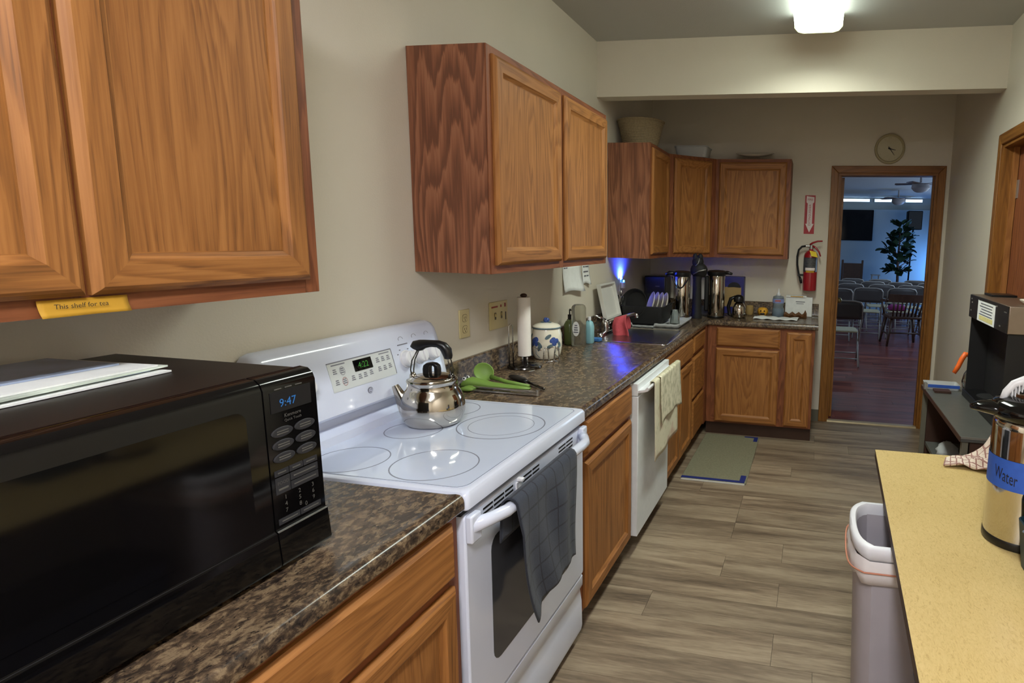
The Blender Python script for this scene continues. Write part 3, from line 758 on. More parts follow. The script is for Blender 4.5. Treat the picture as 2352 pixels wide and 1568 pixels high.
# ------------------------------------------------------------------ dishwasher
D0, D1 = 1.3855, 1.9955; XD = 0.652
t = thing('dishwasher', 'white dishwasher with two cloths hanging on its handle', 'dishwasher', (0.33, (D0+D1)/2, 0))
obj('tub', MB().box(0.03, 0.60, D0+0.004, D1-0.004, 0.10, 0.868), 'black_matte', t)
obj('kick_plate', MB().box(0.10, 0.555, D0+0.006, D1-0.006, 0.004, 0.10), 'black_matte', t)
dd = obj('door_panel', MB().box(0.602, XD, D0+0.003, D1-0.003, 0.108, 0.80), 'appliance_white', t, bevel=0.004)
obj('control_strip', MB().box(0.602, XD-0.002, D0+0.003, D1-0.003, 0.802, 0.862), 'appliance_white', t, bevel=0.003)
hp = [(XD-0.004, 0.815), (XD+0.030, 0.822), (XD+0.046, 0.828), (XD+0.050, 0.842), (XD+0.044, 0.848), (XD+0.036, 0.842), (XD+0.030, 0.834), (XD-0.004, 0.828)]
obj('handle', MB().prism(hp, D0+0.006, D1-0.006, 'y'), 'white_plastic', t, bevel=0.002)
def hang(y0, y1, z_top, lens, x, seed, mat, label, cat='towel'):
    rnd = random.Random(seed); ph = rnd.uniform(0, 6)
    def fn(u, v):
        L = lens[0]*(1-u)+lens[1]*u+lens[2]*math.sin(u*PI)
        y = y0+(y1-y0)*u+0.01*math.sin(v*5+ph)*v
        if v < 0.25:
            a = PI*(1-v/0.25); return (x-0.012+0.0125*math.cos(a)+0.0, y, z_top+0.006*math.sin(a)-(0.02 if v < 0.02 else 0))
        s_ = (v-0.25)/0.75
        return (x+0.006*s_+0.005*math.sin(u*11+ph)*s_, y, z_top-L*s_)
    return obj('dish_towel', MB().grid(fn, 15, 26), mat, None, smooth=True, solid=0.003, closed=False, label=label, cat=cat)
hang(1.475, 1.930, 0.851, (0.395, 0.375, 0.0), XD+0.056, 5, 'towel_floral', 'long cream floral dish towel hanging from the dishwasher handle')
hang(1.560, 1.985, 0.856, (0.240, 0.245, -0.02), XD+0.064, 9, 'towel_pale', 'short pale dish cloth laid over the floral dishwasher towel')

# ------------------------------------------------------------------ microwave
MX0, MX1, MY0, MY1, MZ0, MZ1 = 0.028, 0.495, -0.835, -0.262, 0.930, 1.270
t = thing('microwave', 'large black countertop microwave with blue clock under the near cabinet', 'microwave', ((MX0+MX1)/2, (MY0+MY1)/2, CH))
obj('shell', MB().box(MX0, MX1-0.03, MY0, MY1, MZ0, MZ1), 'microwave_shell', t, bevel=0.008)
for fx, fy in ((0.07, -0.79), (0.07, -0.31), (0.42, -0.79), (0.42, -0.31)): obj('foot', MB().cyl((fx, fy, CH+0.0008), (fx, fy, MZ0+0.002), 0.016), 'black_plastic', t)
YS = -0.373          # seam between door and control panel
fp = [(MX1-0.032, MZ0-0.004), (MX1+0.012, MZ0-0.004), (MX1+0.014, MZ0+0.002), (MX1+0.009, MZ0+0.058), (MX1+0.004, MZ0+0.062), (MX1, MZ1-0.022), (MX1-0.004, MZ1-0.010), (MX1-0.014, MZ1-0.001), (MX1-0.032, MZ1+0.001)]
def mwx(z): return MX1+0.004-0.004*(z-(MZ0+0.062))/(MZ1-0.022-MZ0-0.062)
do = obj('door', MB().prism(fp, MY0, YS-0.0015, 'y'), 'black_gloss', t, smooth=40)
cp = obj('control_panel', MB().prism(fp, YS+0.0015, MY1+0.002, 'y'), 'black_gloss', t, smooth=40)
def mwbox(y0, y1, z0, z1, off=0.0012):
    return MB().add([(mwx(z)+o, y, z) for o in (-0.002, off) for y, z in ((y0, z0), (y1, z0), (y1, z1), (y0, z1))], [(0,3,2,1),(4,5,6,7),(0,1,5,4),(1,2,6,5),(2,3,7,6),(3,0,4,7)])
obj('trim_line', MB().box(mwx(MZ0+0.062)-0.003, MX1+0.0095, YS+0.002, MY1, MZ0+0.0585, MZ0+0.0605), 'metal_edge', cp)
obj('trim_line', MB().box(mwx(MZ0+0.062)-0.003, MX1+0.0065, MY0+0.06, YS-0.002, MZ0+0.0595, MZ0+0.0605), 'key_grey', do)
wx = MB(); wx.prism(rrect(MY0+0.07, YS-0.035, MZ0+0.085, MZ1-0.045, 0.02), 0, 0.0008, 'x')
wx.v = [Vector((mwx(v.z)+v.x-0.0002, v.y, v.z)) for v in wx.v]; obj('window', wx, 'black_gloss', do)
yc = (YS+MY1)/2
def mwT(y, z, off=0.0022): return lambda a, b: (mwx(z+b)+off, y+a, z+b)
obj('display', mwbox(yc-0.042, yc+0.044, 1.205, 1.243), 'slot_dark', cp)
obj('clock_digits', text_mb('9:47', 0.021, mwT(yc-0.008, 1.220)), 'digit_blue', cp, closed=False)
obj('brand_lettering', text_mb('Kenmore', 0.0095, mwT(yc, 1.196)), 'key_print', cp, closed=False)
obj('brand_lettering', text_mb('Quick Touch', 0.0070, mwT(yc, 1.187)), 'key_print', cp, closed=False)
for i in range(3): obj('printed_mark', mwbox(yc-0.032+i*0.022, yc-0.018+i*0.022, 1.246, 1.2475), 'key_print', cp)
for r_ in range(3):
    for c_ in range(2):
        y, z = yc-0.024+c_*0.049, 1.168-r_*0.0235
        m = MB(); n = 20
        m.loft([[(mwx(z)+o, y+q_*0.0225*math.cos(2*PI*i/n), z+q_*0.0095*math.sin(2*PI*i/n)) for i in range(n)] for q_, o in ((1, -0.001), (1, 0.0014), (0.9, 0.002))])
        k = obj('oval_button', m, 'key_grey', cp)
        for q_ in (-0.0022, 0.0022): obj('button_print', mwbox(y-0.012, y+0.012, z+q_-0.0009, z+q_+0.0009, 0.0026), 'key_print', k)
for y0, y1, z0, z1 in ((yc-0.047, yc-0.018, 1.0895, 1.1005), (yc-0.016, yc+0.013, 1.0895, 1.1005), (yc+0.015, yc+0.046, 1.0895, 1.1005), (yc-0.047, yc-0.017, 1.056, 1.0865), (yc-0.015, yc+0.046, 1.0725, 1.0865), (yc-0.015, yc+0.046, 1.056, 1.0705), (yc-0.047, yc-0.002, 0.999, 1.010), (yc+0.0, yc+0.046, 0.999, 1.010)):
    k = obj('key', mwbox(y0, y1, z0, z1), 'key_grey', cp)
    if z1-z0 > 0.02:
        obj('button_print', text_mb('FOOD', 0.0085, mwT((y0+y1)/2, 1.076, 0.0019)), 'key_print', k, closed=False)
        obj('button_print', mwbox(y0+0.005, y1-0.005, 1.0625, 1.066, 0.0018), 'key_print', k)
    else: obj('button_print', mwbox(y0+0.006, y1-0.006, (z0+z1)/2-0.001, (z0+z1)/2+0.001, 0.0018), 'key_print', k)
for i, ch in enumerate('123456789'):
    obj('number_key', text_mb(ch, 0.0115, mwT(yc-0.030+(i % 3)*0.030, 1.047-(i//3)*0.0125)), 'key_print', cp, closed=False)
obj('number_key', text_mb('0', 0.0115, mwT(yc+0.012, 1.0165)), 'key_print', cp, closed=False)
# magazines on the microwave
for i, (x0, x1, y0, y1, rz, mt) in enumerate(((0.10, 0.31, -0.66, -0.375, 4, 'paper'), (0.085, 0.285, -0.67, -0.392, 2, 'mag_blue'), (0.11, 0.30, -0.68, -0.37, 6, 'mag_green'), (0.09, 0.29, -0.665, -0.382, 3, 'paper'), (0.07, 0.23, -0.68, -0.40, 1, 'mag_blue'))):
    if i == 0:
        plain('mag_blue', (160,174,200), 0.35, var=0.35, vs=9); plain('mag_green', (190,200,188), 0.35, var=0.35, vs=9)
    z = MZ1+0.0012+i*0.0034; cx_, cy_ = (x0+x1)/2, (y0+y1)/2; a = math.radians(rz)
    m = MB(); N = 8
    R_ = [[(cx_+(px-cx_)*math.cos(a)-(py-cy_)*math.sin(a), cy_+(px-cx_)*math.sin(a)+(py-cy_)*math.cos(a), zz) for px, py in ((x0, y0), (x1, y0), (x1, y1), (x0, y1))] for zz in (z, z+0.003)]
    m.loft(R_)
    lab = ['bottom white leaflet in the pile on the microwave', 'second magazine from the bottom on the microwave pile', 'middle pale green magazine in the microwave pile', 'white leaflet just under the top magazine on the microwave', 'topmost bluish magazine lying on the microwave pile'][i]
    obj('magazine', m, mt, None, label=lab, cat='magazine', group='magazines on the microwave')
# ------------------------------------------------------------------ kettle
def arc3(c, ex, ez, r, a0, a1, n): return [tuple(Vector(c)+Vector(ex)*(r*math.cos(a0+(a1-a0)*i/n))+Vector(ez)*(r*math.sin(a0+(a1-a0)*i/n))) for i in range(n+1)]
KX, KY, KZ = 0.235, 0.468, 0.9205
KS = 0.88           # girth of the kettle
t = thing('kettle', 'polished steel kettle with black handle standing on the cooktop', 'kettle', (KX, KY, KZ))
kp = [(0.086, 0.0), (0.093, 0.004), (0.104, 0.018), (0.110, 0.040), (0.1105, 0.060), (0.106, 0.085), (0.098, 0.103), (0.090, 0.114), (0.086, 0.122), (0.085, 0.138), (0.088, 0.142), (0.086, 0.145), (0.078, 0.145)]
kp = [(r*KS, z) for r, z in kp]
obj('body', MB().lathe(kp, (KX, KY, KZ), 48), 'polished_steel', t, smooth=45)
obj('lid', MB().lathe([(0.0835*KS, 0.1452), (0.080*KS, 0.1495), (0.060*KS, 0.157), (0.03, 0.162), (0.012, 0.163)], (KX, KY, KZ), 40), 'polished_steel', t, smooth=True)
dirx = Vector((0.981, 0.193, 0))*KS   # plane of spout and handle
dirn = Vector((-0.193, 0.981, 0))
kc = Vector((KX, KY, KZ))
# lid knob: black arch with a hole
m = MB(); outer = [(-0.030, 0.0), (-0.030, 0.018), (-0.027, 0.030), (-0.016, 0.037), (0.0, 0.039), (0.016, 0.037), (0.027, 0.030), (0.030, 0.018), (0.030, 0.0)]
inner = [(-0.004, 0.0), (-0.004, 0.018), (-0.003, 0.025), (0.0, 0.028), (0.004, 0.030), (0.009, 0.028), (0.012, 0.024), (0.012, 0.016), (0.012, 0.0)]
def kn(p, d): return tuple(kc+dirx*p[0]+dirn*d+Vector((0, 0, 0.160+p[1])))
n = len(outer)
m.add([kn(p, -0.011) for p in outer]+[kn(p, -0.011) for p in inner]+[kn(p, 0.011) for p in outer]+[kn(p, 0.011) for p in inner],
      [(i, i+1, n+i+1, n+i) for i in range(n-1)]+[(2*n+i, 3*n+i, 3*n+i+1, 2*n+i+1) for i in range(n-1)]+[(i, 2*n+i, 2*n+i+1, i+1) for i in range(n-1)]+[(n+i, n+i+1, 3*n+i+1, 3*n+i) for i in range(n-1)]+[(0, n, 3*n, 2*n), (n-1, 3*n-1, 4*n-1, 2*n-1)])
obj('lid_knob', m, 'black_plastic', t, bevel=0.003)
# spout: flattened tube bending up on the left
sp = []
for k in range(9):
    s_ = k/8; d = 0.088+0.050*s_**1.1; z = 0.038+0.082*s_**1.35
    sp.append((d, z, 0.031*(1-s_)+0.010*s_))
m = MB(); rings = []
for k, (d, z, r) in enumerate(sp):
    c = kc-dirx*d+Vector((0, 0, z)); tt = Vector((0, 0, 0)); k2 = min(k+1, 8); k1 = max(k-1, 0)
    tv = (-dirx*(sp[k2][0]-sp[k1][0])+Vector((0, 0, sp[k2][1]-sp[k1][1]))).normalized(); nv = tv.cross(dirn)
    rings.append([tuple(c+dirn*(r*0.85*math.cos(2*PI*i/14))+nv*(r*1.1*math.sin(2*PI*i/14))) for i in range(14)])
m.loft(rings); obj('spout', m, 'polished_steel', t, smooth=60)
# bail: double wires from the shoulders, black grip
for s_, top_x, nm in ((-1, -0.048, 'l'), (1, 0.060, 'r')):
    m = MB()
    for o in (-0.011, 0.011):
        pts = [kc+dirx*(s_*0.070)+dirn*(o*0.3)+Vector((0, 0, 0.142)), kc+dirx*(s_*0.072)+dirn*o+Vector((0, 0, 0.175)), kc+dirx*(s_*0.066)+dirn*o+Vector((0, 0, 0.205)), kc+dirx*(top_x)+dirn*o*0.6+Vector((0, 0, 0.236 if s_ < 0 else 0.222))]
        m.tube([tuple(p) for p in pts], 0.0022, 6)
    obj('handle_wire', m, 'dark_chrome', t, smooth=True)
    obj('handle_lug', MB().box(-0.012, 0.012, -0.010, 0.010, 0, 0.022), 'dark_chrome', t, bevel=0.003) if False else None
    lg = MB(); c = kc+dirx*(s_*0.070)+Vector((0, 0, 0.138)); lg.sphere(tuple(c+Vector((0, 0, 0.012))), (0.011, 0.011, 0.016), 10, 6); obj('handle_lug', lg, 'polished_steel' if s_ < 0 else 'dark_chrome', t, smooth=True)
g = []
for a, z, w, h in ((-0.060, 0.244, 0.013, 0.015), (-0.056, 0.250, 0.0145, 0.018), (-0.036, 0.254, 0.015, 0.018), (-0.022, 0.258, 0.015, 0.014), (0.0, 0.260, 0.015, 0.0115), (0.026, 0.259, 0.015, 0.012), (0.044, 0.252, 0.015, 0.015), (0.056, 0.238, 0.015, 0.017), (0.061, 0.220, 0.014, 0.014), (0.061, 0.212, 0.012, 0.012)):
    g.append((a, z, w, h))
m = MB(); rings = []
for k, (a, z, w, h) in enumerate(g):
    k1, k2 = max(k-1, 0), min(k+1, len(g)-1); tv = (dirx*(g[k2][0]-g[k1][0])+Vector((0, 0, g[k2][1]-g[k1][1]))).normalized(); nv = dirn.cross(tv)
    c = kc+dirx*a+Vector((0, 0, z)); rings.append([tuple(c+dirn*(w*math.cos(2*PI*i/12))+nv*(h*math.sin(2*PI*i/12))) for i in range(12)])
m.loft(rings); obj('grip', m, 'black_plastic', t, smooth=60)

# ------------------------------------------------------------------ utensils beside the range
Z = CH+0.001
t = thing('tongs', 'steel kitchen tongs lying behind the kettle beside green spoon rest', 'tongs', (0.25, 0.86, Z))
for dz, dy in ((0.004, 0.0), (0.014, 0.020)):
    obj('arm', MB().prism([(0.115, 0.868+dy), (0.40, 0.872+dy*0.2), (0.40, 0.884+dy*0.2), (0.115, 0.880+dy)], Z+dz-0.004, Z+dz+0.004, 'z'), 'stainless', t, bevel=0.002)
obj('hinge', MB().cyl((0.398, 0.882, Z+0.0005), (0.398, 0.882, Z+0.024), 0.009), 'stainless', t)
for y in (0.866, 0.890): obj('tip', MB().sphere((0.105, y, Z+0.010), (0.028, 0.014, 0.009)), 'green_silicone', t, smooth=True)
# frog-shaped spoon rest: body with head, round back plate
t = thing('spoon_rest', 'bright green frog-shaped silicone spoon rest beside the kettle', 'spoon rest', (0.17, 0.97, Z))
m = MB(); rings = []
for k, (x, y, w, h) in enumerate(((0.045, 0.925, 0.012, 0.016), (0.060, 0.930, 0.024, 0.034), (0.085, 0.938, 0.027, 0.042), (0.115, 0.945, 0.024, 0.034), (0.16, 0.950, 0.026, 0.022), (0.22, 0.955, 0.024, 0.016), (0.28, 0.960, 0.018, 0.012), (0.325, 0.962, 0.010, 0.008))):
    rings.append([(x, y+w*math.cos(2*PI*i/14), Z+h*0.5+h*0.5*math.sin(2*PI*i/14)) for i in range(14)])
m.loft(rings); obj('body', m, 'green_silicone', t, smooth=True)
for y in (0.918, 0.944): 
    e = obj('eye', MB().sphere((0.062, y, Z+0.036), 0.008), 'white_plastic', t, smooth=True); obj('pupil', MB().sphere((0.064, y-0.005, Z+0.039), 0.004), 'ink', e, smooth=True)
obj('mouth', MB().tube([(0.050, 0.905, Z+0.012), (0.042, 0.918, Z+0.014), (0.042, 0.932, Z+0.014)], 0.0022, 6), 'ink', t)
t = thing('spoon', 'green silicone spoon leaning with its round bowl up', 'spoon', (0.16, 1.02, Z))
m = MB(); n = 16
c = Vector((0.092, 1.015, Z+0.046)); e3 = Vector((0.50, -0.80, 0.35)).normalized(); e1 = Vector((0.80, 0.10, -0.50)); e1 = (e1-e3*e1.dot(e3)).normalized(); e2 = e3.cross(e1)
m.loft([[tuple(c+e1*(q_*0.042*math.cos(2*PI*i/n))+e2*(q_*0.038*math.sin(2*PI*i/n))+e3*h) for i in range(n)] for q_, h in ((0.3, -0.010), (0.8, -0.007), (1, 0.002), (0.93, 0.003), (0.7, -0.003), (0.2, -0.006))])
obj('bowl', m, 'green_silicone', t, smooth=50)
obj('handle', MB().tube([tuple(c+e1*0.036), (0.20, 1.000, Z+0.016), (0.31, 0.985, Z+0.008)], [0.010, 0.008, 0.007], 8), 'green_silicone', t, smooth=True)
t = thing('serving_fork', 'black nylon kitchen tool with steel handle near the paper towels', 'utensil', (0.24, 1.03, Z))
obj('handle', MB().tube([(0.385, 0.965, Z+0.006), (0.27, 1.050, Z+0.008)], 0.005, 8), 'dark_chrome', t, smooth=True)
obj('head', MB().loft([[(x, y+w*math.cos(2*PI*i/10), Z+0.010+h*math.sin(2*PI*i/10)) for i in range(10)] for x, y, w, h in ((0.27, 1.050, 0.008, 0.006), (0.235, 1.075, 0.024, 0.008), (0.19, 1.105, 0.028, 0.009), (0.155, 1.12, 0.016, 0.006))]), 'black_plastic', t, smooth=True)

# ------------------------------------------------------------------ paper towel holder
PX, PY = 0.106, 1.350
t = thing('paper_towel_holder', 'paper towel roll upright on a round chrome stand', 'paper towels', (PX, PY, Z))
obj('base', MB().lathe([(0.078, 0), (0.080, 0.003), (0.078, 0.008), (0.070, 0.011), (0.03, 0.013), (0.02, 0.016)], (PX, PY, Z), 40), 'dark_chrome', t, smooth=40)
obj('rod', MB().cyl((PX, PY, Z+0.01), (PX, PY, Z+0.335), 0.006), 'chrome', t, smooth=True)
obj('foot_post', MB().cyl((PX-0.012, PY, Z+0.012), (PX-0.012, PY, Z+0.06), 0.004).cyl((PX+0.012, PY, Z+0.012), (PX+0.012, PY, Z+0.06), 0.004), 'chrome', t, smooth=True)
obj('roll', MB().lathe([(0.012, 0.055), (0.030, 0.055), (0.0305, 0.20), (0.030, 0.330), (0.012, 0.330)], (PX, PY, Z), 32), 'paper_roll', t, smooth=40)
obj('finial', MB().sphere((PX, PY, Z+0.338), (0.016, 0.016, 0.010)), 'cart_wood', t, smooth=True)
m = MB(); m.tube([(PX-0.055, PY-0.045, Z+0.01), (PX-0.055, PY-0.045, Z+0.195), (PX-0.052, PY-0.040, Z+0.205), (PX-0.047, PY-0.033, Z+0.205), (PX-0.044, PY-0.028, Z+0.195), (PX-0.044, PY-0.028, Z+0.01)], 0.003, 8)
obj('tension_arm', m, 'chrome', t, smooth=True)
# wire napkin holder
t = thing('wire_holder', 'low chrome wire napkin holder in front of the flowered canister', 'wire rack', (0.17, 1.50, Z))
for dx, dy in ((0.0, 0.0), (0.035, 0.045)):
    pts = [(0.150+dx, 1.455+dy, Z+0.003), (0.152+dx, 1.458+dy, Z+0.06), (0.156+dx, 1.464+dy, Z+0.074), (0.162+dx, 1.470+dy, Z+0.074), (0.166+dx, 1.476+dy, Z+0.06), (0.168+dx, 1.478+dy, Z+0.003)]
    obj('loop', MB().tube(pts, 0.0028, 8), 'chrome', t, smooth=True)
obj('base_wire', MB().tube([(0.159, 1.466, Z+0.003), (0.195, 1.512, Z+0.003)], 0.003, 8), 'chrome', t, smooth=True)

# flowered canister
CXc, CYc = 0.108, 1.585
t = thing('canister', 'white ceramic canister painted with blue flowers and blue lid knob', 'canister', (CXc, CYc, Z))
obj('jar', MB().lathe([(0.055, 0), (0.062, 0.004), (0.070, 0.025), (0.076, 0.06), (0.0765, 0.09), (0.074, 0.125), (0.068, 0.148), (0.066, 0.155)], (CXc, CYc, Z), 40), 'ceramic', t, smooth=40)
obj('rim_band', MB().lathe([(0.0700, 0.153), (0.0715, 0.155), (0.0715, 0.159), (0.0700, 0.161)], (CXc, CYc, Z), 40), 'leaf_glaze', t, smooth=True)
ld = obj('lid', MB().lathe([(0.070, 0.160), (0.069, 0.165), (0.055, 0.174), (0.03, 0.180), (0.012, 0.182)], (CXc, CYc, Z), 40), 'ceramic', t, smooth=40)
obj('knob', MB().sphere((CXc, CYc, Z+0.193), (0.016, 0.016, 0.013)).sphere((CXc+0.008, CYc-0.008, Z+0.198), 0.008).sphere((CXc-0.008, CYc+0.004, Z+0.198), 0.008), 'blue_glaze', ld, smooth=True)
obj('knob_leaf', MB().sphere((CXc+0.018, CYc-0.004, Z+0.184), (0.012, 0.006, 0.003)).sphere((CXc-0.016, CYc-0.012, Z+0.184), (0.012, 0.006, 0.003)), 'leaf_glaze', ld, smooth=True)
def onjar(ang, z, off=0.001):
    r = 0.070+0.0065*math.sin(PI*min(1, max(0, (z-0.025)/0.13))); return (CXc+(r+off)*math.cos(ang), CYc+(r+off)*math.sin(ang), Z+z)
def petal(ang, z, ra, rz, tilt, mat, nm):
    m = MB(); n = 10
    m.add([onjar(ang, z, 0.0022)]+[onjar(ang+(ra*math.cos(2*PI*i/n)*math.cos(tilt)-rz*math.sin(2*PI*i/n)*math.sin(tilt))/0.076, z+ra*math.cos(2*PI*i/n)*math.sin(tilt)+rz*math.sin(2*PI*i/n)*math.cos(tilt), 0.0012) for i in range(n)], [(0, 1+i, 1+(i+1) % n) for i in range(n)])
    obj(nm, m, mat, t, closed=False)
rf = random.Random(4)
for a0 in (-2.0, -0.62, 0.9):
    for k in range(9): petal(a0+rf.uniform(-0.2, 0.2), 0.095+rf.uniform(-0.016, 0.016), 0.013, 0.011, rf.uniform(0, 3), 'blue_glaze', 'petal')
    for k in range(4): petal(a0+(-0.42, 0.40, 0.36, -0.30)[k], (0.118, 0.078, 0.062, 0.070)[k], 0.019, 0.009, (0.6, 2.2, 1.2, 0.4)[k], 'leaf_glaze', 'painted_leaf')
    obj('painted_stem', MB().tube([onjar(a0, 0.082), onjar(a0+0.12, 0.06), onjar(a0+0.05, 0.03), onjar(a0+0.35, 0.012)], 0.0016, 5), 'leaf_glaze', t)
    obj('painted_stem', MB().tube([onjar(a0-0.45, 0.055), onjar(a0-0.2, 0.066), onjar(a0+0.2, 0.058), onjar(a0+0.5, 0.05)], 0.0018, 5), 'brown_glaze', t)

# ------------------------------------------------------------------ soaps by the sink
t = thing('soap_pump', 'green dish soap bottle with black pump by the backsplash', 'soap bottle', (0.075, 1.985, Z))
obj('bottle', MB().loft([[(p[0], p[1], Z+z) for p in rrect(0.034+i, 0.086-i, 1.955+i, 2.030-i, 0.018)] for z, i in ((0.0, 0.004), (0.006, 0), (0.115, 0), (0.135, 0.008), (0.145, 0.018))]), 'green_soap', t, smooth=50)
obj('collar', MB().cyl((0.060, 1.992, Z+0.145), (0.060, 1.992, Z+0.172), 0.011), 'black_plastic', t, smooth=40)
obj('pump', MB().tube([(0.060, 1.992, Z+0.17), (0.060, 1.992, Z+0.20), (0.068, 1.980, Z+0.204), (0.085, 1.955, Z+0.200)], 0.004, 8), 'black_plastic', t, smooth=True)
t = thing('soap_jug', 'tall clear jug with oval label between green and blue soap', 'bottle', (0.125, 1.97, Z))
obj('jug', MB().loft([[(p[0], p[1], Z+z) for p in rrect(0.090+i, 0.162-i, 1.93+i, 2.0-i, 0.014)] for z, i in ((0.0, 0.004), (0.006, 0), (0.215, 0.001), (0.228, 0.005), (0.236, 0.014))]), 'jar_tint', t, smooth=50)
m = MB(); n = 20
m.add([(0.118+0.021*math.cos(2*PI*i/n)+0.006, 1.9292, Z+0.10+0.042*math.sin(2*PI*i/n)) for i in range(n)]+[(0.118+0.021*math.cos(2*PI*i/n)+0.006, 1.9284, Z+0.10+0.042*math.sin(2*PI*i/n)) for i in range(n)], [tuple(range(n)), tuple(range(n, 2*n))[::-1]]+[(i, (i+1) % n, n+(i+1) % n, n+i) for i in range(n)])
lb = obj('label', m, 'paper', t)
for k in range(4): obj('label_print', MB().box(0.110+0.002*k, 0.138-0.002*k, 1.9278, 1.9285, Z+0.078+k*0.013, Z+0.084+k*0.013), 'ink_grey', lb)
t = thing('soap_bottle', 'light blue dish soap bottle beside the clear jug', 'soap bottle', (0.165, 2.03, Z))
obj('bottle', MB().loft([[(p[0], p[1], Z+z) for p in rrect(0.128+i, 0.178-i, 2.035+i, 2.085-i, 0.014)] for z, i in ((0.0, 0.003), (0.006, 0), (0.10, 0), (0.125, 0.006), (0.135, 0.015))]), 'blue_soap', t, smooth=50)
obj('cap', MB().cyl((0.153, 2.06, Z+0.134), (0.153, 2.06, Z+0.155), 0.010), 'white_plastic', t, smooth=40)
obj('sponge', MB().box(0.135, 0.20, 2.105, 2.15, Z+0.0005, Z+0.022), 'blue_sponge' if 'blue_sponge' in MAT else plain('blue_sponge', (60,110,170), 0.95, var=0.15, vs=90), None, bevel=0.005, label='blue sponge lying at the near edge of the sink', cat='sponge')

# ------------------------------------------------------------------ sink and faucet
t = thing('sink', 'stainless steel drop-in sink set into the laminate countertop', 'sink', (0.33, 2.45, CH-0.18))
def rz_(x0, x1, y0, y1, r, z): return [(p[0], p[1], z) for p in rrect(x0, x1, y0, y1, r, 5)]
obj('rim', MB().loft([rz_(0.055, 0.600, 2.13, 2.77, 0.03, CH+0.0005), rz_(0.056, 0.599, 2.131, 2.769, 0.03, CH+0.004), rz_(0.064, 0.592, 2.139, 2.761, 0.03, CH+0.005), rz_(0.150, 0.562, 2.175, 2.722, 0.05, CH+0.003), rz_(0.152, 0.560, 2.178, 2.719, 0.05, CH-0.002)], True, False), 'stainless', t, smooth=40, closed=False)
obj('bowl', MB().loft([rz_(0.152, 0.560, 2.178, 2.719, 0.05, CH-0.002), rz_(0.156, 0.556, 2.182, 2.715, 0.05, CH-0.03), rz_(0.160, 0.552, 2.186, 2.711, 0.05, CH-0.15), rz_(0.175, 0.537, 2.20, 2.697, 0.04, CH-0.172), rz_(0.30, 0.41, 2.40, 2.50, 0.04, CH-0.176), rz_(0.33, 0.38, 2.43, 2.47, 0.02, CH-0.180)]), 'sink_steel', t, smooth=40, closed=False)
obj('drain', MB().lathe([(0.042, 0), (0.040, 0.003), (0.03, 0.001), (0.005, 0.0005)], (0.355, 2.45, CH-0.1785), 24), 'chrome', t, smooth=True)
t = thing('faucet', 'chrome single-lever kitchen faucet behind the sink', 'faucet', (0.115, 2.44, CH+0.005))
obj('deck_plate', MB().loft([rz_(0.088, 0.142, 2.32, 2.56, 0.025, CH+0.0052), rz_(0.090, 0.140, 2.322, 2.558, 0.024, CH+0.013), rz_(0.096, 0.134, 2.33, 2.55, 0.018, CH+0.016)]), 'chrome', t, smooth=40)
obj('body', MB().lathe([(0.026, 0.010), (0.026, 0.055), (0.024, 0.075), (0.016, 0.088)], (0.115, 2.44, CH), 24), 'chrome', t, smooth=40)
obj('spout', MB().tube([(0.118, 2.44, CH+0.055), (0.16, 2.44, CH+0.085), (0.24, 2.44, CH+0.115), (0.31, 2.44, CH+0.135), (0.325, 2.44, CH+0.130), (0.327, 2.44, CH+0.112)], [0.013, 0.012, 0.011, 0.011, 0.011, 0.012], 12), 'chrome', t, smooth=True)
obj('lever', MB().tube([(0.115, 2.44, CH+0.085), (0.105, 2.40, CH+0.105), (0.085, 2.34, CH+0.125)], [0.010, 0.007, 0.006], 8), 'chrome', t, smooth=True)
# pink dishcloth over the spout
def pc(u, v):
    x = 0.185+0.075*u; y0 = 2.44; s_ = (v-0.38)*0.29; zt = CH+0.106+0.045*u*0.5
    dr = abs(s_); w = 0.014+0.020*min(1, dr/0.05)
    y = y0+(-w if s_ > 0 else w)*min(1, dr/0.012); z = zt+0.0-max(0, dr-0.012)*1.0
    y += 0.012*math.sin(u*8+v*3)*min(1, dr*12); x += (0.03*(u-0.5)*(1 if s_ > 0 else 0.6)+0.012*math.sin(v*9))*min(1, dr*9)
    return (x, y, z)
obj('dishcloth', MB().grid(pc, 14, 26), 'pink_cloth', None, smooth=True, solid=0.004, closed=False, label='pink red dishcloth hung over the sink faucet', cat='cloth')

# ------------------------------------------------------------------ dish drainer
t = thing('drainboard', 'clear plastic drainboard sloping to the far side of the sink', 'drainboard', (0.27, 2.95, Z))
def db(u, v):
    x = 0.045+0.49*u; y = 2.775+0.40*v
    e = min(u, 1-u)*0.49; ev = (1-v)*0.40; lip = 0.024*max(0, 1-e/0.018)+0.024*max(0, 1-ev/0.018)+(0.028*max(0, 1-v*0.40/0.02) if (u < 0.30 or u > 0.62) else 0.004*max(0, 1-v*0.4/0.02))
    return (x, y, Z+0.002+0.004*v+min(lip, 0.032)+0.0012*math.sin(u*60))
obj('tray', MB().grid(db, 60, 30), 'frosted_plastic', t, smooth=True, solid=0.003, closed=False)
t = thing('dish_rack', 'black wire dish rack loaded with pans beside the sink', 'dish rack', (0.25, 2.98, Z+0.012))
rx0, rx1, ry0, ry1, zb0 = 0.09, 0.40, 2.81, 3.14, Z+0.014
m = MB(); m.loft([[(p[0], p[1], zb0+z) for p in rrect(rx0+i, rx1-i, ry0+i, ry1-i, 0.03)] for z, i in ((0.10, 0.0), (0.115, 0.0), (0.115, 0.006), (0.10, 0.006))], True, False); m.f += []
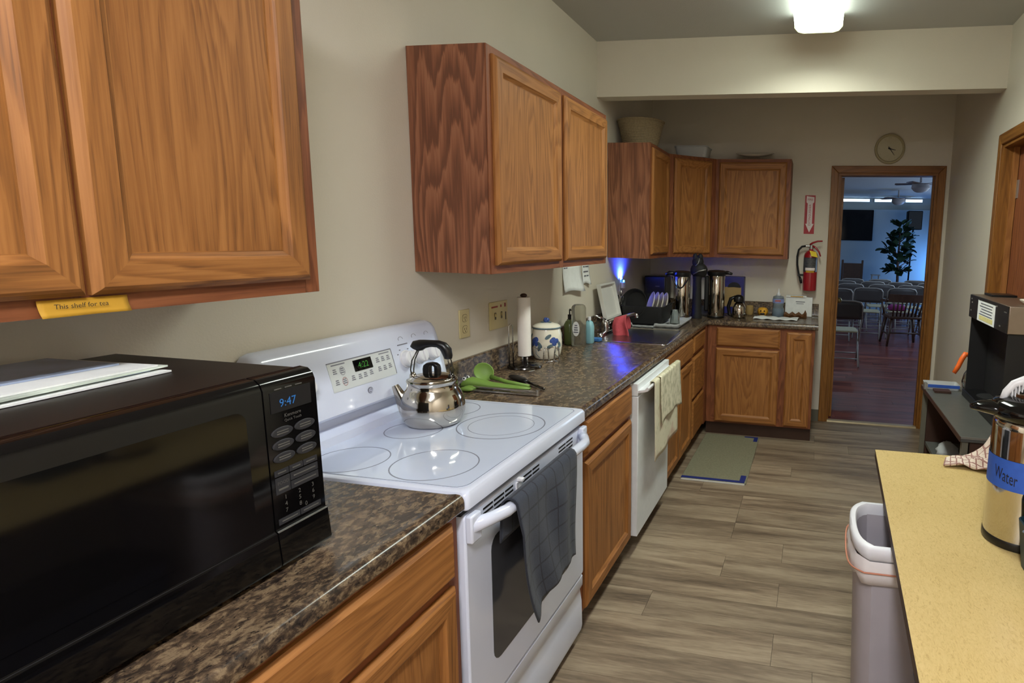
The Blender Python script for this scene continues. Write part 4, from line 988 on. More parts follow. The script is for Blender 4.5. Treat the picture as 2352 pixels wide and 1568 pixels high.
obj('basket', MB().loft([[(p[0], p[1], zb0+z) for p in rrect(rx0+i, rx1-i, ry0+i, ry1-i, 0.03)] for z, i in ((0.0, 0.03), (0.02, 0.012), (0.125, 0.0), (0.128, 0.006), (0.03, 0.018), (0.015, 0.034))]), 'black_matte', t, smooth=40)
for k in range(9):
    y = ry0+0.04+k*0.03; obj('wire', MB().tube([(rx0+0.03, y, zb0+0.10), (rx0+0.04, y, zb0+0.024), (rx1-0.04, y, zb0+0.024), (rx1-0.03, y, zb0+0.10)], 0.0028, 6), 'black_plastic', t, smooth=True)
obj('handle', MB().tube([(rx1-0.01, ry0+0.11, zb0+0.12), (rx1+0.03, ry0+0.11, zb0+0.145), (rx1+0.03, ry1-0.11, zb0+0.145), (rx1-0.01, ry1-0.11, zb0+0.12)], 0.004, 6), 'black_plastic', t, smooth=True)
obj('utensil_cup', MB().loft([[(p[0], p[1], zb0+z) for p in rrect(rx0-0.045, rx0-0.003, 2.82, 2.96, 0.012)] for z in (0.0, 0.11)]), 'dark_chrome', t)
def disc(c, r, nrm, prof, seg=32):
    nrm = Vector(nrm).normalized(); a = nrm.orthogonal().normalized(); b = nrm.cross(a); m = MB()
    m.loft([[tuple(Vector(c)+nrm*h+a*(q_*r*math.cos(2*PI*i/seg))+b*(q_*r*math.sin(2*PI*i/seg))) for i in range(seg)] for q_, h in prof]); return m
PP = [(0.55, 0.0), (0.62, 0.001), (0.98, 0.016), (1.0, 0.019), (0.98, 0.020), (0.62, 0.006), (0.05, 0.005)]
obj('frying_pan', disc((0.190, 2.87, zb0+0.135), 0.108, (-0.25, -0.95, 0.25), [(0.8, 0), (0.98, 0.03), (1.0, 0.034), (0.96, 0.034), (0.78, 0.006), (0.05, 0.005)]), 'black_matte', None, smooth=40, label='round black frying pan standing on edge in the rack', cat='pan')
for k in range(4):
    obj('plate', disc((0.275+0.030*k, 3.00+0.012*k, zb0+0.122-0.002*k), 0.094, (-0.86, -0.42, 0.30), PP), 'plate_white', None, smooth=40,
        label=('leftmost', 'second', 'third', 'rightmost')[k]+' white plate of the row standing in the dish rack', cat='plate', group='plates in the dish rack')
rf = random.Random(2)
for k in range(7):
    x = rx0-0.024+rf.uniform(-0.012, 0.012); y = 2.835+0.018*k; dx = rf.uniform(-0.02, 0.05); dy = rf.uniform(-0.05, 0.02); h = rf.uniform(0.17, 0.225)
    tt = thing('cutlery', 'cutlery piece standing among others in the drainer cup', 'cutlery', (x, y, zb0+0.01), 'cutlery in the dish rack cup')
    obj('handle', MB().tube([(x, y, zb0+0.112), (x+dx*0.6, y+dy*0.6, zb0+h*0.8)], 0.0035, 6), ('black_plastic', 'stainless')[k % 2], tt, smooth=True)
    obj('head', MB().sphere((x+dx*0.78, y+dy*0.78, zb0+h*0.92), (0.010, 0.006, 0.022), 10, 6), ('black_plastic', 'stainless')[(k//2) % 2], tt, smooth=True)
t = thing('drinking_glass', 'clear ribbed drinking glass upside down beside the dish rack', 'glass', (0.462, 2.93, Z+0.009))
m = MB(); n = 28; gx, gy = 0.462, 2.93
m.loft([[(gx+r*(1+0.03*math.cos(14*2*PI*i/n))*math.cos(2*PI*i/n), gy+r*(1+0.03*math.cos(14*2*PI*i/n))*math.sin(2*PI*i/n), Z+0.010+z) for i in range(n)] for r, z in ((0.036, 0), (0.035, 0.05), (0.030, 0.10), (0.026, 0.105), (0.024, 0.10), (0.031, 0.004))])
obj('tumbler', m, 'clear_glass', t, smooth=40)
# white tray leaning on the wall
t = thing('tray', 'white plastic tray leaning against the wall behind the faucet', 'tray', (0.06, 2.70, 1.016))
o_ = Vector((0.075, 2.52, 0.985)); eu = Vector((0.0, 0.30, 0.0)); ev = Vector((-0.045, -0.02, 0.235)); n_ = eu.cross(ev).normalized()
if n_.x < 0: n_ = -n_
def ty(u, v, h): return tuple(o_+eu*u+ev*v+n_*h)
obj('floor_panel', MB(ty).box(0, 1, 0, 1, 0, 0.003), 'tray_white', t)
for a in ((0, 0.035, 0, 1), (0.965, 1, 0, 1), (0.035, 0.965, 0, 0.05), (0.035, 0.965, 0.95, 1)): obj('edge', MB(ty).box(*a, 0.003, 0.026), 'tray_white', t)

# ------------------------------------------------------------------ airpots and the back corner
def airpot(label, x, y, z, r, h, lid_r, group='steel airpots on the corner worktop', handle=True, spout=None):
    t = thing('airpot', label, 'airpot', (x, y, z), group)
    obj('base', MB().lathe([(r*0.98, 0.0005), (r*1.01, 0.004), (r*1.01, 0.016), (r*0.99, 0.018)], (x, y, z), 36), 'black_plastic', t, smooth=40)
    obj('body', MB().lathe([(r*0.99, 0.017), (r, 0.019), (r, h*0.52), (r*1.006, h*0.53), (r*1.006, h*0.64), (r, h*0.65), (r, h-0.004), (r*0.97, h)], (x, y, z), 48), 'polished_steel', t, smooth=40)
    l_ = obj('lid', MB().lathe([(r*0.9, h-0.001), (r*1.03, h), (lid_r, h+0.012), (lid_r, h+0.030), (lid_r*0.8, h+0.040), (r*0.3, h+0.044)], (x, y, z), 36), 'black_plastic', t, smooth=40)
    return t, l_
t, l_ = airpot('polished steel airpot with drooping black handle by the dish rack', 0.440, 3.245, Z, 0.063, 0.335, 0.068)
m = MB(); m.tube([(0.440-0.066+0.132*s_/12, 3.245-0.062-0.012*math.sin(PI*s_/12), Z+0.335-0.085*math.sin(PI*s_/12)) for s_ in range(13)], 0.0055, 8); obj('carry_handle', m, 'black_plastic', t, smooth=True)
obj('spout', MB().tube([(0.40, 3.245, Z+0.352), (0.34, 3.235, Z+0.358), (0.315, 3.225, Z+0.345)], [0.018, 0.016, 0.010], 10), 'black_plastic', t, smooth=True)
t, l_ = airpot('polished steel airpot standing right of the coffee pump lid', 0.665, 3.50, Z, 0.068, 0.335, 0.076)
obj('spout', MB().tube([(0.70, 3.50, Z+0.354), (0.755, 3.49, Z+0.360), (0.79, 3.48, Z+0.352)], [0.016, 0.014, 0.009], 10), 'black_plastic', t, smooth=True)
obj('grip', MB().box(0.570, 0.606, 3.475, 3.525, Z+0.05, Z+0.33), 'black_matte', t, bevel=0.012)
# black pump lid opened upwards between the two
t = thing('pump_lid', 'black airpot pump assembly standing tall between the airpots', 'pump lid', (0.53, 3.42, Z))
obj('stand', MB().lathe([(0.044, 0.0), (0.044, 0.02), (0.038, 0.05), (0.034, 0.30), (0.038, 0.33)], (0.525, 3.41, Z), 20), 'black_matte', t, smooth=40)
m = MB()
for c, r in (((0.535, 3.42, Z+0.375), (0.070, 0.050, 0.062)), ((0.525, 3.42, Z+0.440), (0.046, 0.034, 0.052)), ((0.505, 3.41, Z+0.478), (0.020, 0.018, 0.030)), ((0.545, 3.41, Z+0.478), (0.022, 0.018, 0.028)), ((0.575, 3.42, Z+0.365), (0.022, 0.026, 0.045))): m.sphere(c, r, 14, 9)
obj('head', m, 'black_matte', t, smooth=True)
obj('dip_tube', MB().tube([(0.50, 3.368, Z+0.345), (0.545, 3.362, Z+0.372), (0.60, 3.362, Z+0.385)], 0.0045, 8), 'metal_edge', t, smooth=True)
obj('wire_clip', MB().tube([(0.515, 3.375, Z+0.41), (0.535, 3.38, Z+0.43), (0.545, 3.385, Z+0.47)], 0.003, 6), 'metal_edge', t, smooth=True)
# small steel carafe
t = thing('carafe', 'small domed steel carafe with black spout and handle', 'carafe', (0.845, 3.56, Z))
obj('body', MB().lathe([(0.050, 0.001), (0.056, 0.006), (0.058, 0.04), (0.053, 0.085), (0.038, 0.115), (0.026, 0.125)], (0.845, 3.56, Z), 36), 'polished_steel', t, smooth=50)
obj('lid', MB().lathe([(0.028, 0.124), (0.040, 0.128), (0.042, 0.155), (0.036, 0.172), (0.02, 0.182), (0.006, 0.184)], (0.840, 3.56, Z), 24), 'black_plastic', t, smooth=50)
obj('handle', MB().tube([(0.815, 3.56, Z+0.165), (0.775, 3.56, Z+0.150), (0.757, 3.56, Z+0.09), (0.768, 3.56, Z+0.02), (0.795, 3.56, Z+0.012)], [0.014, 0.015, 0.015, 0.014, 0.012], 10), 'black_plastic', t, smooth=True)
# black toaster-like box and the blue box behind
t = thing('coffee_machine', 'black box-shaped coffee machine in the back corner', 'coffee machine', (0.13, 3.72, Z))
obj('housing', MB().box(0.035, 0.215, 3.62, 3.82, Z+0.001, Z+0.305), 'black_plastic', t, bevel=0.008)
obj('badge', MB().box(0.130, 0.165, 3.6185, 3.621, Z+0.218, Z+0.224), 'key_print', t)
obj('power_light', MB().box(0.06, 0.19, 3.6185, 3.621, Z+0.05, Z+0.16), 'black_matte', t)
t = thing('filter_box', 'dark blue carton standing at the back wall behind the carafe', 'box', (0.745, 3.84, Z))
obj('carton', MB().box(0.640, 0.850, 3.795, 3.895, Z+0.001, Z+0.312), 'blue_box', t, bevel=0.003)
obj('front_label', MB().box(0.690, 0.828, 3.7938, 3.7952, Z+0.06, Z+0.225), 'tan_card', t)
m = MB(); n = 16; m.add([(0.768, 3.7930, Z+0.225)]+[(0.768+0.055*math.cos(PI*i/n), 3.7930, Z+0.222+0.045*math.sin(PI*i/n)) for i in range(n+1)], [(0, i+1, i+2) for i in range(n)]); obj('label_print', m, 'slot_dark', t, closed=False)
obj('filter_pack', MB().lathe([(0.028, 0), (0.032, 0.01), (0.033, 0.05), (0.030, 0.075), (0.01, 0.08)], (0.905, 3.80, Z), 20), 'tan_card', None, smooth=50, label='small tan jar behind the steel carafe by the wall', cat='jar')
t = thing('plastic_tub', 'clear plastic tub with crumpled bag between the two airpots', 'tub', (0.53, 3.62, Z))
obj('tub', MB().loft([[(p[0], p[1], Z+z) for p in rrect(0.47+i, 0.585-i, 3.60+i, 3.70-i, 0.02)] for z, i in ((0.0008, 0.01), (0.07, 0.0), (0.072, 0.003), (0.006, 0.013))]), 'clear_plastic', t, smooth=50)
# little pumpkin, sanitizer, box, tray, paper towels
t = thing('pumpkin', 'small yellow pumpkin ornament with a carved smile by the sanitizer', 'ornament', (1.020, 3.74, Z))
m = MB(); n = 24
m.loft([[(1.020+r*(1+0.07*math.cos(8*2*PI*i/n))*math.cos(2*PI*i/n), 3.74+r*(1+0.07*math.cos(8*2*PI*i/n))*math.sin(2*PI*i/n), Z+z) for i in range(n)] for r, z in ((0.018, 0.001), (0.032, 0.008), (0.042, 0.03), (0.041, 0.05), (0.030, 0.068), (0.008, 0.072))]); obj('body', m, 'pumpkin', t, smooth=60)
obj('stem', MB().cyl((1.02, 3.74, Z+0.068), (1.024, 3.74, Z+0.084), 0.006, 8), 'brown_tray', t, smooth=True)
obj('smile', MB().sphere((1.022, 3.699, Z+0.022), (0.020, 0.004, 0.008)), 'ink', t, smooth=True)
for k in (-0.014, 0.016): obj('eye', MB().sphere((1.021+k, 3.700, Z+0.046), (0.006, 0.004, 0.006)), 'ink', t, smooth=True)
t = thing('sanitizer_bottle', 'clear sanitizer bottle with white pump on the back worktop', 'sanitizer', (1.145, 3.74, Z))
obj('bottle', MB().lathe([(0.044, 0.001), (0.048, 0.006), (0.048, 0.06), (0.040, 0.085), (0.044, 0.11), (0.046, 0.15), (0.042, 0.168), (0.016, 0.176)], (1.145, 3.74, Z), 28), 'soap_clear', t, smooth=50)
obj('label', MB().lathe([(0.0475, 0.115), (0.0475, 0.15)], (1.145, 3.74, Z), 28, caps=False), 'sanit_label' if 'sanit_label' in MAT else plain('sanit_label', (128,140,190), 0.5, var=0.2, vs=40), t, closed=False)
obj('gel', MB().lathe([(0.0440, 0.003), (0.0475, 0.008), (0.0478, 0.058), (0.044, 0.07)], (1.145, 3.74, Z), 28), 'gel_blue' if 'gel_blue' in MAT else plain('gel_blue', (110,150,180), 0.2, var=0.1, trans=0.3), t, smooth=50)
obj('brand_patch', MB().box(1.122, 1.168, 3.6925, 3.6935, Z+0.128, Z+0.142), 'print_red', t)
obj('pump', MB().lathe([(0.016, 0.174), (0.017, 0.19), (0.010, 0.194), (0.006, 0.21), (0.003, 0.232)], (1.145, 3.74, Z), 16), 'white_plastic', t, smooth=50)
t = thing('paper_box', 'white carton with printed front leaning at the end of the back worktop', 'box', (1.315, 3.84, Z))
bx_ = obj('carton', MB().box(1.200, 1.420, 3.815, 3.895, Z+0.001, Z+0.160), 'paper', t, bevel=0.002)
obj('lid_flap', MB().box(1.205, 1.370, 3.805, 3.895, Z+0.161, Z+0.172), 'paper', t)
obj('yellow_print', MB().box(1.24, 1.345, 3.8045, 3.8055, Z+0.163, Z+0.170), 'yellow_paper', t)
for a in ((1.285, 1.36, 0.120, 0.126), (1.29, 1.35, 0.105, 0.109)): obj('print_line', MB().box(a[0], a[1], 3.8140, 3.8155, Z+a[2], Z+a[3]), 'ink_grey', t)
t = thing('leaf_tray', 'brown carved wooden tray lying in front of the white carton', 'tray', (1.285, 3.735, Z))
m = MB(); rings = []
for k in range(15):
    s_ = k/14; x = 1.195+0.185*s_; w = 0.038*math.sin(PI*(0.08+0.84*s_))+0.006; h = 0.034+0.010*math.sin(s_*22)+(0.02 if k == 13 else 0)
    rings.append([(x, 3.735-w, Z+h*0.6), (x, 3.735-w*0.7, Z+0.001), (x, 3.735+w*0.7, Z+0.001), (x, 3.735+w, Z+h), (x, 3.735+w*0.6, Z+0.012), (x, 3.735-w*0.6, Z+0.012)])
m.loft(rings); obj('dish', m, 'brown_tray', t, smooth=50)
t = thing('paper_towel_pack', 'flat white folded paper towel near the edge of the back worktop', 'paper towel', (1.14, 3.60, Z))
def pt(u, v):
    return (0.965+0.345*u+0.012*v, 3.512+0.145*v+0.006*math.sin(u*9), Z+0.006+0.010*math.sin(PI*v)*(0.7+0.3*math.sin(u*7))+0.003*math.sin(u*23+v*6))
obj('sheet', MB().grid(pt, 30, 12), 'paper', t, smooth=True, solid=0.006, closed=False)

# ------------------------------------------------------------------ things on top of the wall cabinets
TZ = UT+0.001
t = thing('basket', 'round woven basket on top of the narrow wall cabinet', 'basket', (0.165, 3.03, TZ))
prf = []
for k in range(17):
    s_ = k/16; r = 0.118+0.044*s_; prf += [(r, 0.165*s_), (r+0.004, 0.165*s_+0.005)]
prf += [(0.158, 0.172), (0.150, 0.165), (0.112, 0.012), (0.01, 0.010)]
obj('weave', MB().lathe(prf, (0.168, 3.02, TZ), 36), 'basket_weave', t, smooth=False)
obj('rim', MB().tube([(0.168+0.163*math.cos(2*PI*i/36), 3.02+0.163*math.sin(2*PI*i/36), TZ+0.172) for i in range(37)], 0.007, 8), 'basket_weave', t, smooth=True)
t = thing('storage_container', 'flat clear plastic container on the corner wall cabinet', 'container', (0.43, 3.58, TZ))
obj('box', MB().loft([[(p[0], p[1], TZ+z) for p in rrect(0.30+i, 0.56-i, 3.50+i, 3.72-i, 0.03)] for z, i in ((0.0005, 0.015), (0.075, 0.0), (0.075, 0.004), (0.006, 0.018))]), 'frosted_plastic', t, smooth=40)
obj('lid', MB().loft([[(p[0], p[1], TZ+z) for p in rrect(0.295, 0.565, 3.495, 3.725, 0.032)] for z in (0.0755, 0.086)]), 'frosted_plastic', t, bevel=0.003)
obj('platter', disc((0.905, 3.775, TZ+0.038), 0.155, (0.0, -0.20, 1.0), [(0.5, 0), (0.6, 0.001), (0.97, 0.020), (1.0, 0.024), (0.97, 0.026), (0.6, 0.007), (0.05, 0.006)]), 'plate_white', None, smooth=40, label='white oval platter tilted on top of the back wall cabinet', cat='platter')
# ------------------------------------------------------------------ on the walls
t = thing('outlet', 'ivory duplex wall outlet above the backsplash beside the range', 'outlet', (0.0005, 1.025, 1.10))
obj('plate', MB().box(0.0005, 0.006, 0.988, 1.062, 1.100, 1.218), 'outlet_ivory', t, bevel=0.002)
for z in (1.135, 1.182):
    f_ = obj('receptacle', MB().prism(rrect(1.009, 1.041, z-0.014, z+0.014, 0.010), 0.005, 0.0075, 'x'), 'outlet_ivory', t)
    obj('slots', MB().box(0.0070, 0.0080, 1.017, 1.020, z-0.003, z+0.007).box(0.0070, 0.0080, 1.030, 1.033, z-0.003, z+0.007).cyl((0.0070, 1.025, z-0.008), (0.0080, 1.025, z-0.008), 0.003, 8), 'outlet_dark', f_)
    obj('outline', MB().loft([[(x, p[0], p[1]) for p in rrect(1.007+i, 1.043-i, z-0.016+i, z+0.016-i, 0.011)] for i, x in ((0, 0.0055), (0, 0.0066), (0.0016, 0.0066), (0.0016, 0.0055))], True, False), 'outlet_dark', f_)
t = thing('switch_plate', 'wide ivory switch plate with labels beside the paper towels', 'switch plate', (0.0005, 1.30, 1.10))
obj('plate', MB().box(0.0005, 0.006, 1.222, 1.382, 1.100, 1.226), 'outlet_ivory', t, bevel=0.002)
for y in (1.270, 1.325):
    s_ = obj('toggle_bezel', MB().box(0.005, 0.0072, y-0.006, y+0.006, 1.145, 1.177), 'outlet_dark', t); obj('toggle', MB().box(0.006, 0.014, y-0.004, y+0.004, 1.158, 1.172), 'outlet_ivory', s_)
obj('dimmer_slot', MB().box(0.005, 0.0072, 1.360, 1.366, 1.135, 1.172), 'ink', t)
for a in ((1.238, 1.292, 1.199, 1.206), (1.315, 1.327, 1.198, 1.209), (1.352, 1.366, 1.196, 1.214)): obj('label_tape', MB().box(0.0055, 0.0066, *a), 'red_print', t)
# papers taped under the second wall cabinet
def sheet(nm, label, y0, y1, z0, z1, curl, lines):
    t = thing(nm, label, 'paper', (0.001, (y0+y1)/2, z0))
    obj('sheet', MB().grid(lambda u, v: (0.0025+curl*(1-v)**2*(0.5+u*0.7), y0+(y1-y0)*u, z0+(z1-z0)*v+0.008*math.sin(u*5)*(1-v)), 8, 8), 'paper', t, smooth=True, solid=0.0006, closed=False)
    for (a, b, c, d) in lines: obj('printed_line', MB().box(0.0032+curl*(1-(c+d)/2)**2*0.8, 0.0042+curl*(1-(c+d)/2)**2*1.0, y0+(y1-y0)*a, y0+(y1-y0)*b, z0+(z1-z0)*c, z0+(z1-z0)*d), 'ink_grey', t)
sheet('notice', 'blank white notice taped to the wall under the second wall cabinet', 2.030, 2.300, 1.205, 1.365, 0.028, [(0.06, 0.14, 0.86, 0.90), (0.17, 0.24, 0.86, 0.90)])
sheet('notice', 'narrow handwritten note hanging right of the blank notice', 2.325, 2.440, 1.235, 1.365, 0.016, [(0.15, 0.35, 0.80, 0.86), (0.45, 0.9, 0.80, 0.86), (0.15, 0.8, 0.56, 0.62), (0.2, 0.45, 0.36, 0.42), (0.55, 0.8, 0.36, 0.42)])
# blue night light plugged in past the sink
t = thing('night_light', 'plug-in night light glowing blue on the wall past the sink', 'night light', (0.001, 3.09, 1.13))
obj('wall_plate', MB().box(0.0005, 0.006, 3.06, 3.135, 1.115, 1.232), 'white_plastic', t, bevel=0.002)
obj('housing', MB().box(0.006, 0.034, 3.068, 3.113, 1.155, 1.20), 'white_plastic', t, bevel=0.006)
obj('led', MB().sphere((0.028, 3.086, 1.209), (0.007, 0.007, 0.008)), 'led_blue', t, smooth=True)
pl = bpy.data.lights.new('night_light_glow', 'SPOT'); pl.energy = 17.0; pl.color = (0.02, 0.05, 1.0); pl.shadow_soft_size = 0.004; pl.spot_size = math.radians(150); pl.spot_blend = 1.0
po = bpy.data.objects.new('night_light_glow', pl); COL.objects.link(po); po.location = (0.026, 3.086, 1.224); po.parent = t; po.location = Vector((0.026, 3.086, 1.224))-Vector(t.location)
po.rotation_euler = (Vector((0, 0, 1))).to_track_quat('-Z', 'Y').to_euler(); po.rotation_euler = (math.radians(180), math.radians(-35), 0)
# yellow shelf note on the near wall cabinet
t = thing('shelf_note', 'yellow paper strip with handwriting under the near wall cabinet doors', 'note', (0.305, -0.53, UB))
xn = UD+0.0052
obj('strip', MB().grid(lambda u, v: (xn+0.002+0.010*(1-v)**2*(0.4+0.8*abs(u-0.6)), -0.550+0.120*u, 1.3895+0.026*v), 14, 6), 'yellow_paper', t, smooth=True, solid=0.0006, closed=False)
obj('handwriting', text_mb('This shelf for tea', 0.0105, lambda a, b: (xn+0.0075, -0.497+a, 1.4050+b)), 'ink', t, closed=False)

# clock over the doorway
CLX, CLZ, CLR = 1.962, 2.279, 0.117; yk = YB-0.001
t = thing('wall_clock', 'round cream wall clock hanging above the hall doorway', 'clock', (CLX, yk, CLZ-CLR))
def ydisc(prof, seg=40): 
    m = MB(); m.loft([[(CLX+r*math.cos(2*PI*i/seg), yk-h, CLZ+r*math.sin(2*PI*i/seg)) for i in range(seg)] for r, h in prof]); return m
obj('case', ydisc([(CLR, 0), (CLR, 0.02), (CLR*0.97, 0.03), (CLR*0.90, 0.034), (CLR*0.84, 0.026), (CLR*0.82, 0.016)]), 'clock_cream', t, smooth=40)
obj('dial', ydisc([(CLR*0.84, 0.010), (CLR*0.84, 0.017)]), 'clock_face', t)
for h in range(12):
    a = PI/2-(h+1)*PI/6; r = CLR*0.70
    obj('numeral', text_mb(str(h+1), 0.021, lambda x, y, a=a, r=r: (CLX+r*math.cos(a)+x, yk-0.0178, CLZ+r*math.sin(a)+y)), 'clock_cream', t, closed=False)
def hand(ang, L, w, nm, o=0.020):
    d = Vector((math.cos(ang), 0, math.sin(ang))); n_ = Vector((-d.z, 0, d.x)); c = Vector((CLX, yk-o, CLZ)); m = MB()
    m.loft([[tuple(c+d*a+n_*b+Vector((0, -k, 0))) for a, b in ((-L*0.3, -w), (L, -w*0.4), (L, w*0.4), (-L*0.3, w))] for k in (0, 0.0012)]); obj(nm, m, 'ink', t)
hand(math.radians(-14), 0.046, 0.0045, 'hour_hand'); hand(math.radians(-54), 0.062, 0.003, 'minute_hand', 0.022)
obj('hub', ydisc([(0.006, 0.018), (0.006, 0.0245)], 12), 'ink', t)

# extinguisher sign and extinguisher
t = thing('extinguisher_sign', 'red and white fire extinguisher sign with arrow above the extinguisher', 'sign', (1.36, yk, 1.60))
obj('plate', MB().box(1.318, 1.402, yk-0.003, yk, 1.598, 1.912), 'sign_red', t)
m = MB(); ar = [(1.330, 1.905), (1.392, 1.897), (1.392, 1.855), (1.382, 1.846), (1.382, 1.680), (1.396, 1.680), (1.362, 1.610), (1.328, 1.680), (1.340, 1.680), (1.340, 1.846), (1.330, 1.855)]
n = len(ar); m.add([(p[0], yk-0.0036, p[1]) for p in ar]+[(p[0], yk-0.003, p[1]) for p in ar], [tuple(range(n)), tuple(range(n, 2*n))[::-1]]+[(i, (i+1) % n, n+(i+1) % n, n+i) for i in range(n)]); obj('arrow', m, 'sign_white', t)
obj('lettering', text_mb('FIRE', 0.026, lambda x, y: (1.361+x, yk-0.0042, 1.876+y)), 'sign_red', t, closed=False)
obj('lettering', text_mb('EXTINGUISHER', 0.0255, lambda x, y: (1.361-y, yk-0.0042, 1.752+x)), 'sign_red', t, closed=False)
ex, ey_ = 1.388, YB-0.075
t = thing('fire_extinguisher', 'red fire extinguisher with black hose hanging beside the doorway', 'extinguisher', (ex, ey_, 1.13))
cyl_ = obj('cylinder', MB().lathe([(0.050, 0.0), (0.056, 0.004), (0.057, 0.02), (0.057, 0.285), (0.052, 0.305), (0.036, 0.325), (0.018, 0.335), (0.016, 0.350)], (ex, ey_, 1.13), 32), 'ext_red', t, smooth=50)
def wrap(a0, a1, z0, z1, r, mat, nm, par):
    m = MB(); m.grid(lambda u, v: (ex+r*math.cos(a0+(a1-a0)*u), ey_+r*math.sin(a0+(a1-a0)*u), z0+(z1-z0)*v), 12, 2); return obj(nm, m, mat, par, closed=False, solid=0.0006)
wrap(-2.9, -0.65, 1.288, 1.405, 0.0582, 'ext_label' if 'ext_label' in MAT else plain('ext_label', (64,66,72), 0.4, var=0.4, vs=60), 'data_label', cyl_)
wrap(-0.72, -0.40, 1.288, 1.405, 0.0586, 'blue_cloth', 'data_label', cyl_)
wrap(-2.2, -1.0, 1.282, 1.298, 0.0592, 'yellow_paper', 'data_label', cyl_)
wrap(-2.3, -0.9, 1.300, 1.322, 0.0592, 'sign_white', 'class_marks', cyl_)
for k in range(5): wrap(-2.6, -0.9, 1.332+k*0.014, 1.337+k*0.014, 0.0592, 'key_print', 'label_line', cyl_)
obj('valve', MB().cyl((ex, ey_, 1.475), (ex, ey_, 1.505), 0.017, 16).cyl((ex-0.045, ey_, 1.497), (ex+0.02, ey_, 1.497), 0.010, 12), 'metal_edge', t, smooth=40)
lv = MB(); lv.tube([(ex-0.012, ey_-0.005, 1.508), (ex+0.01, ey_-0.008, 1.524), (ex+0.05, ey_-0.012, 1.538), (ex+0.088, ey_-0.016, 1.540)], [0.009, 0.008, 0.007, 0.006], 8); obj('lever', lv, 'ext_red', t, smooth=True)
hn = MB(); hn.tube([(ex+0.006, ey_-0.005, 1.500), (ex+0.035, ey_-0.012, 1.486), (ex+0.065, ey_-0.018, 1.452), (ex+0.078, ey_-0.020, 1.415)], [0.009, 0.008, 0.007, 0.006], 8); obj('carry_handle', hn, 'ext_red', t, smooth=True)
obj('inspection_tag', MB().add([(ex-0.012, ey_-0.062, 1.462), (ex+0.040, ey_-0.064, 1.452), (ex+0.056, ey_-0.070, 1.408), (ex+0.004, ey_-0.072, 1.418)]+[(ex-0.012, ey_-0.0605, 1.462), (ex+0.040, ey_-0.0625, 1.452), (ex+0.056, ey_-0.0685, 1.408), (ex+0.004, ey_-0.0705, 1.418)], [(0,1,2,3),(7,6,5,4),(0,4,5,1),(1,5,6,2),(2,6,7,3),(3,7,4,0)]), 'yellow_tag' if 'yellow_tag' in MAT else plain('yellow_tag', (226,196,30), 0.6, var=0.06), t)
obj('hose', MB().tube([(ex-0.045, ey_, 1.497), (ex-0.075, ey_-0.005, 1.492), (ex-0.100, ey_-0.01, 1.465), (ex-0.110, ey_-0.012, 1.41), (ex-0.106, ey_-0.012, 1.34), (ex-0.092, ey_-0.012, 1.27), (ex-0.080, ey_-0.012, 1.235)], 0.0085, 10), 'black_matte', t, smooth=True)
obj('nozzle', MB().tube([(ex-0.080, ey_-0.012, 1.238), (ex-0.074, ey_-0.012, 1.215), (ex-0.068, ey_-0.012, 1.190)], [0.010, 0.011, 0.009], 10), 'black_plastic', t, smooth=True)
obj('hose_clip', MB().box(ex-0.100, ex-0.045, ey_-0.022, ey_+0.005, 1.250, 1.268), 'black_plastic', t)
obj('wall_bracket', MB().box(ex-0.02, ex+0.02, ey_+0.05, YB-0.0008, 1.20, 1.50), 'metal_edge', t)

# ------------------------------------------------------------------ floor mat with taped edges
t = thing('floor_mat', 'grey green floor mat with blue taped corners before the sink', 'mat', (0.85, 2.86, 0))
obj('pad', MB().prism(rrect(0.645, 1.068, 2.385, 3.318, 0.02), 0.0008, 0.010, 'z'), 'mat_felt', t, bevel=0.003)
obj('edge_strip', MB().box(0.648, 1.060, 2.379, 2.3846, 0.001, 0.009), 'tray_white', t)
for a in ((0.645, 1.056, 2.392, 2.425), (1.022, 1.058, 2.425, 2.515), (0.955, 1.060, 3.288, 3.312), (1.030, 1.060, 3.205, 3.288)): obj('tape', MB().box(a[0], a[1], a[2], a[3], 0.0098, 0.0108), 'navy_tape', t)

# ------------------------------------------------------------------ mustard table on the right
TH = 0.760
t = thing('work_table', 'table with mustard yellow laminate top along the right wall', 'table', (2.06, 0.10, 0))
def tpoly(z): return [(1.684, 1.049, z), (W-0.004, 1.049+0.012, z), (W-0.004, -0.85, z), (1.624, -0.85, z)]
obj('tabletop', MB().loft([tpoly(TH-0.030), tpoly(TH-0.0015)]), 'cart_wood', t)
obj('laminate_sheet', MB().loft([tpoly(TH-0.0015), tpoly(TH)]), 'table_laminate', t)
for x, y in ((2.02, 0.93), (2.02, -0.75), (2.36, 0.93), (2.36, -0.75)): obj('leg', MB().cyl((x, y, 0.0), (x, y, TH-0.03), 0.016, 12), 'dark_chrome', t, smooth=40)
for y in (0.93, -0.75): obj('stretcher', MB().cyl((2.02, y, 0.30), (2.36, y, 0.30), 0.010, 10), 'dark_chrome', t, smooth=40)
t = thing('storage_bin', 'dark blue storage tote standing under the mustard table', 'bin', (1.88, 0.13, 0))
obj('tub', MB().loft([[(p[0], p[1], z) for p in rrect(1.735+i, 2.00-i, -0.18+i, 0.335-i, 0.03)] for z, i in ((0.001, 0.03), (0.40, 0.004), (0.405, 0.0), (0.43, 0.0), (0.43, 0.006), (0.02, 0.035))]), 'bin_blue' if 'bin_blue' in MAT else plain('bin_blue', (52,74,116), 0.5, var=0.05), t, smooth=40)
obj('lid', MB().loft([[(p[0], p[1], z) for p in rrect(1.73, 2.005, -0.185, 0.34, 0.032)] for z in (0.431, 0.446)]), 'black_matte', t, bevel=0.004)
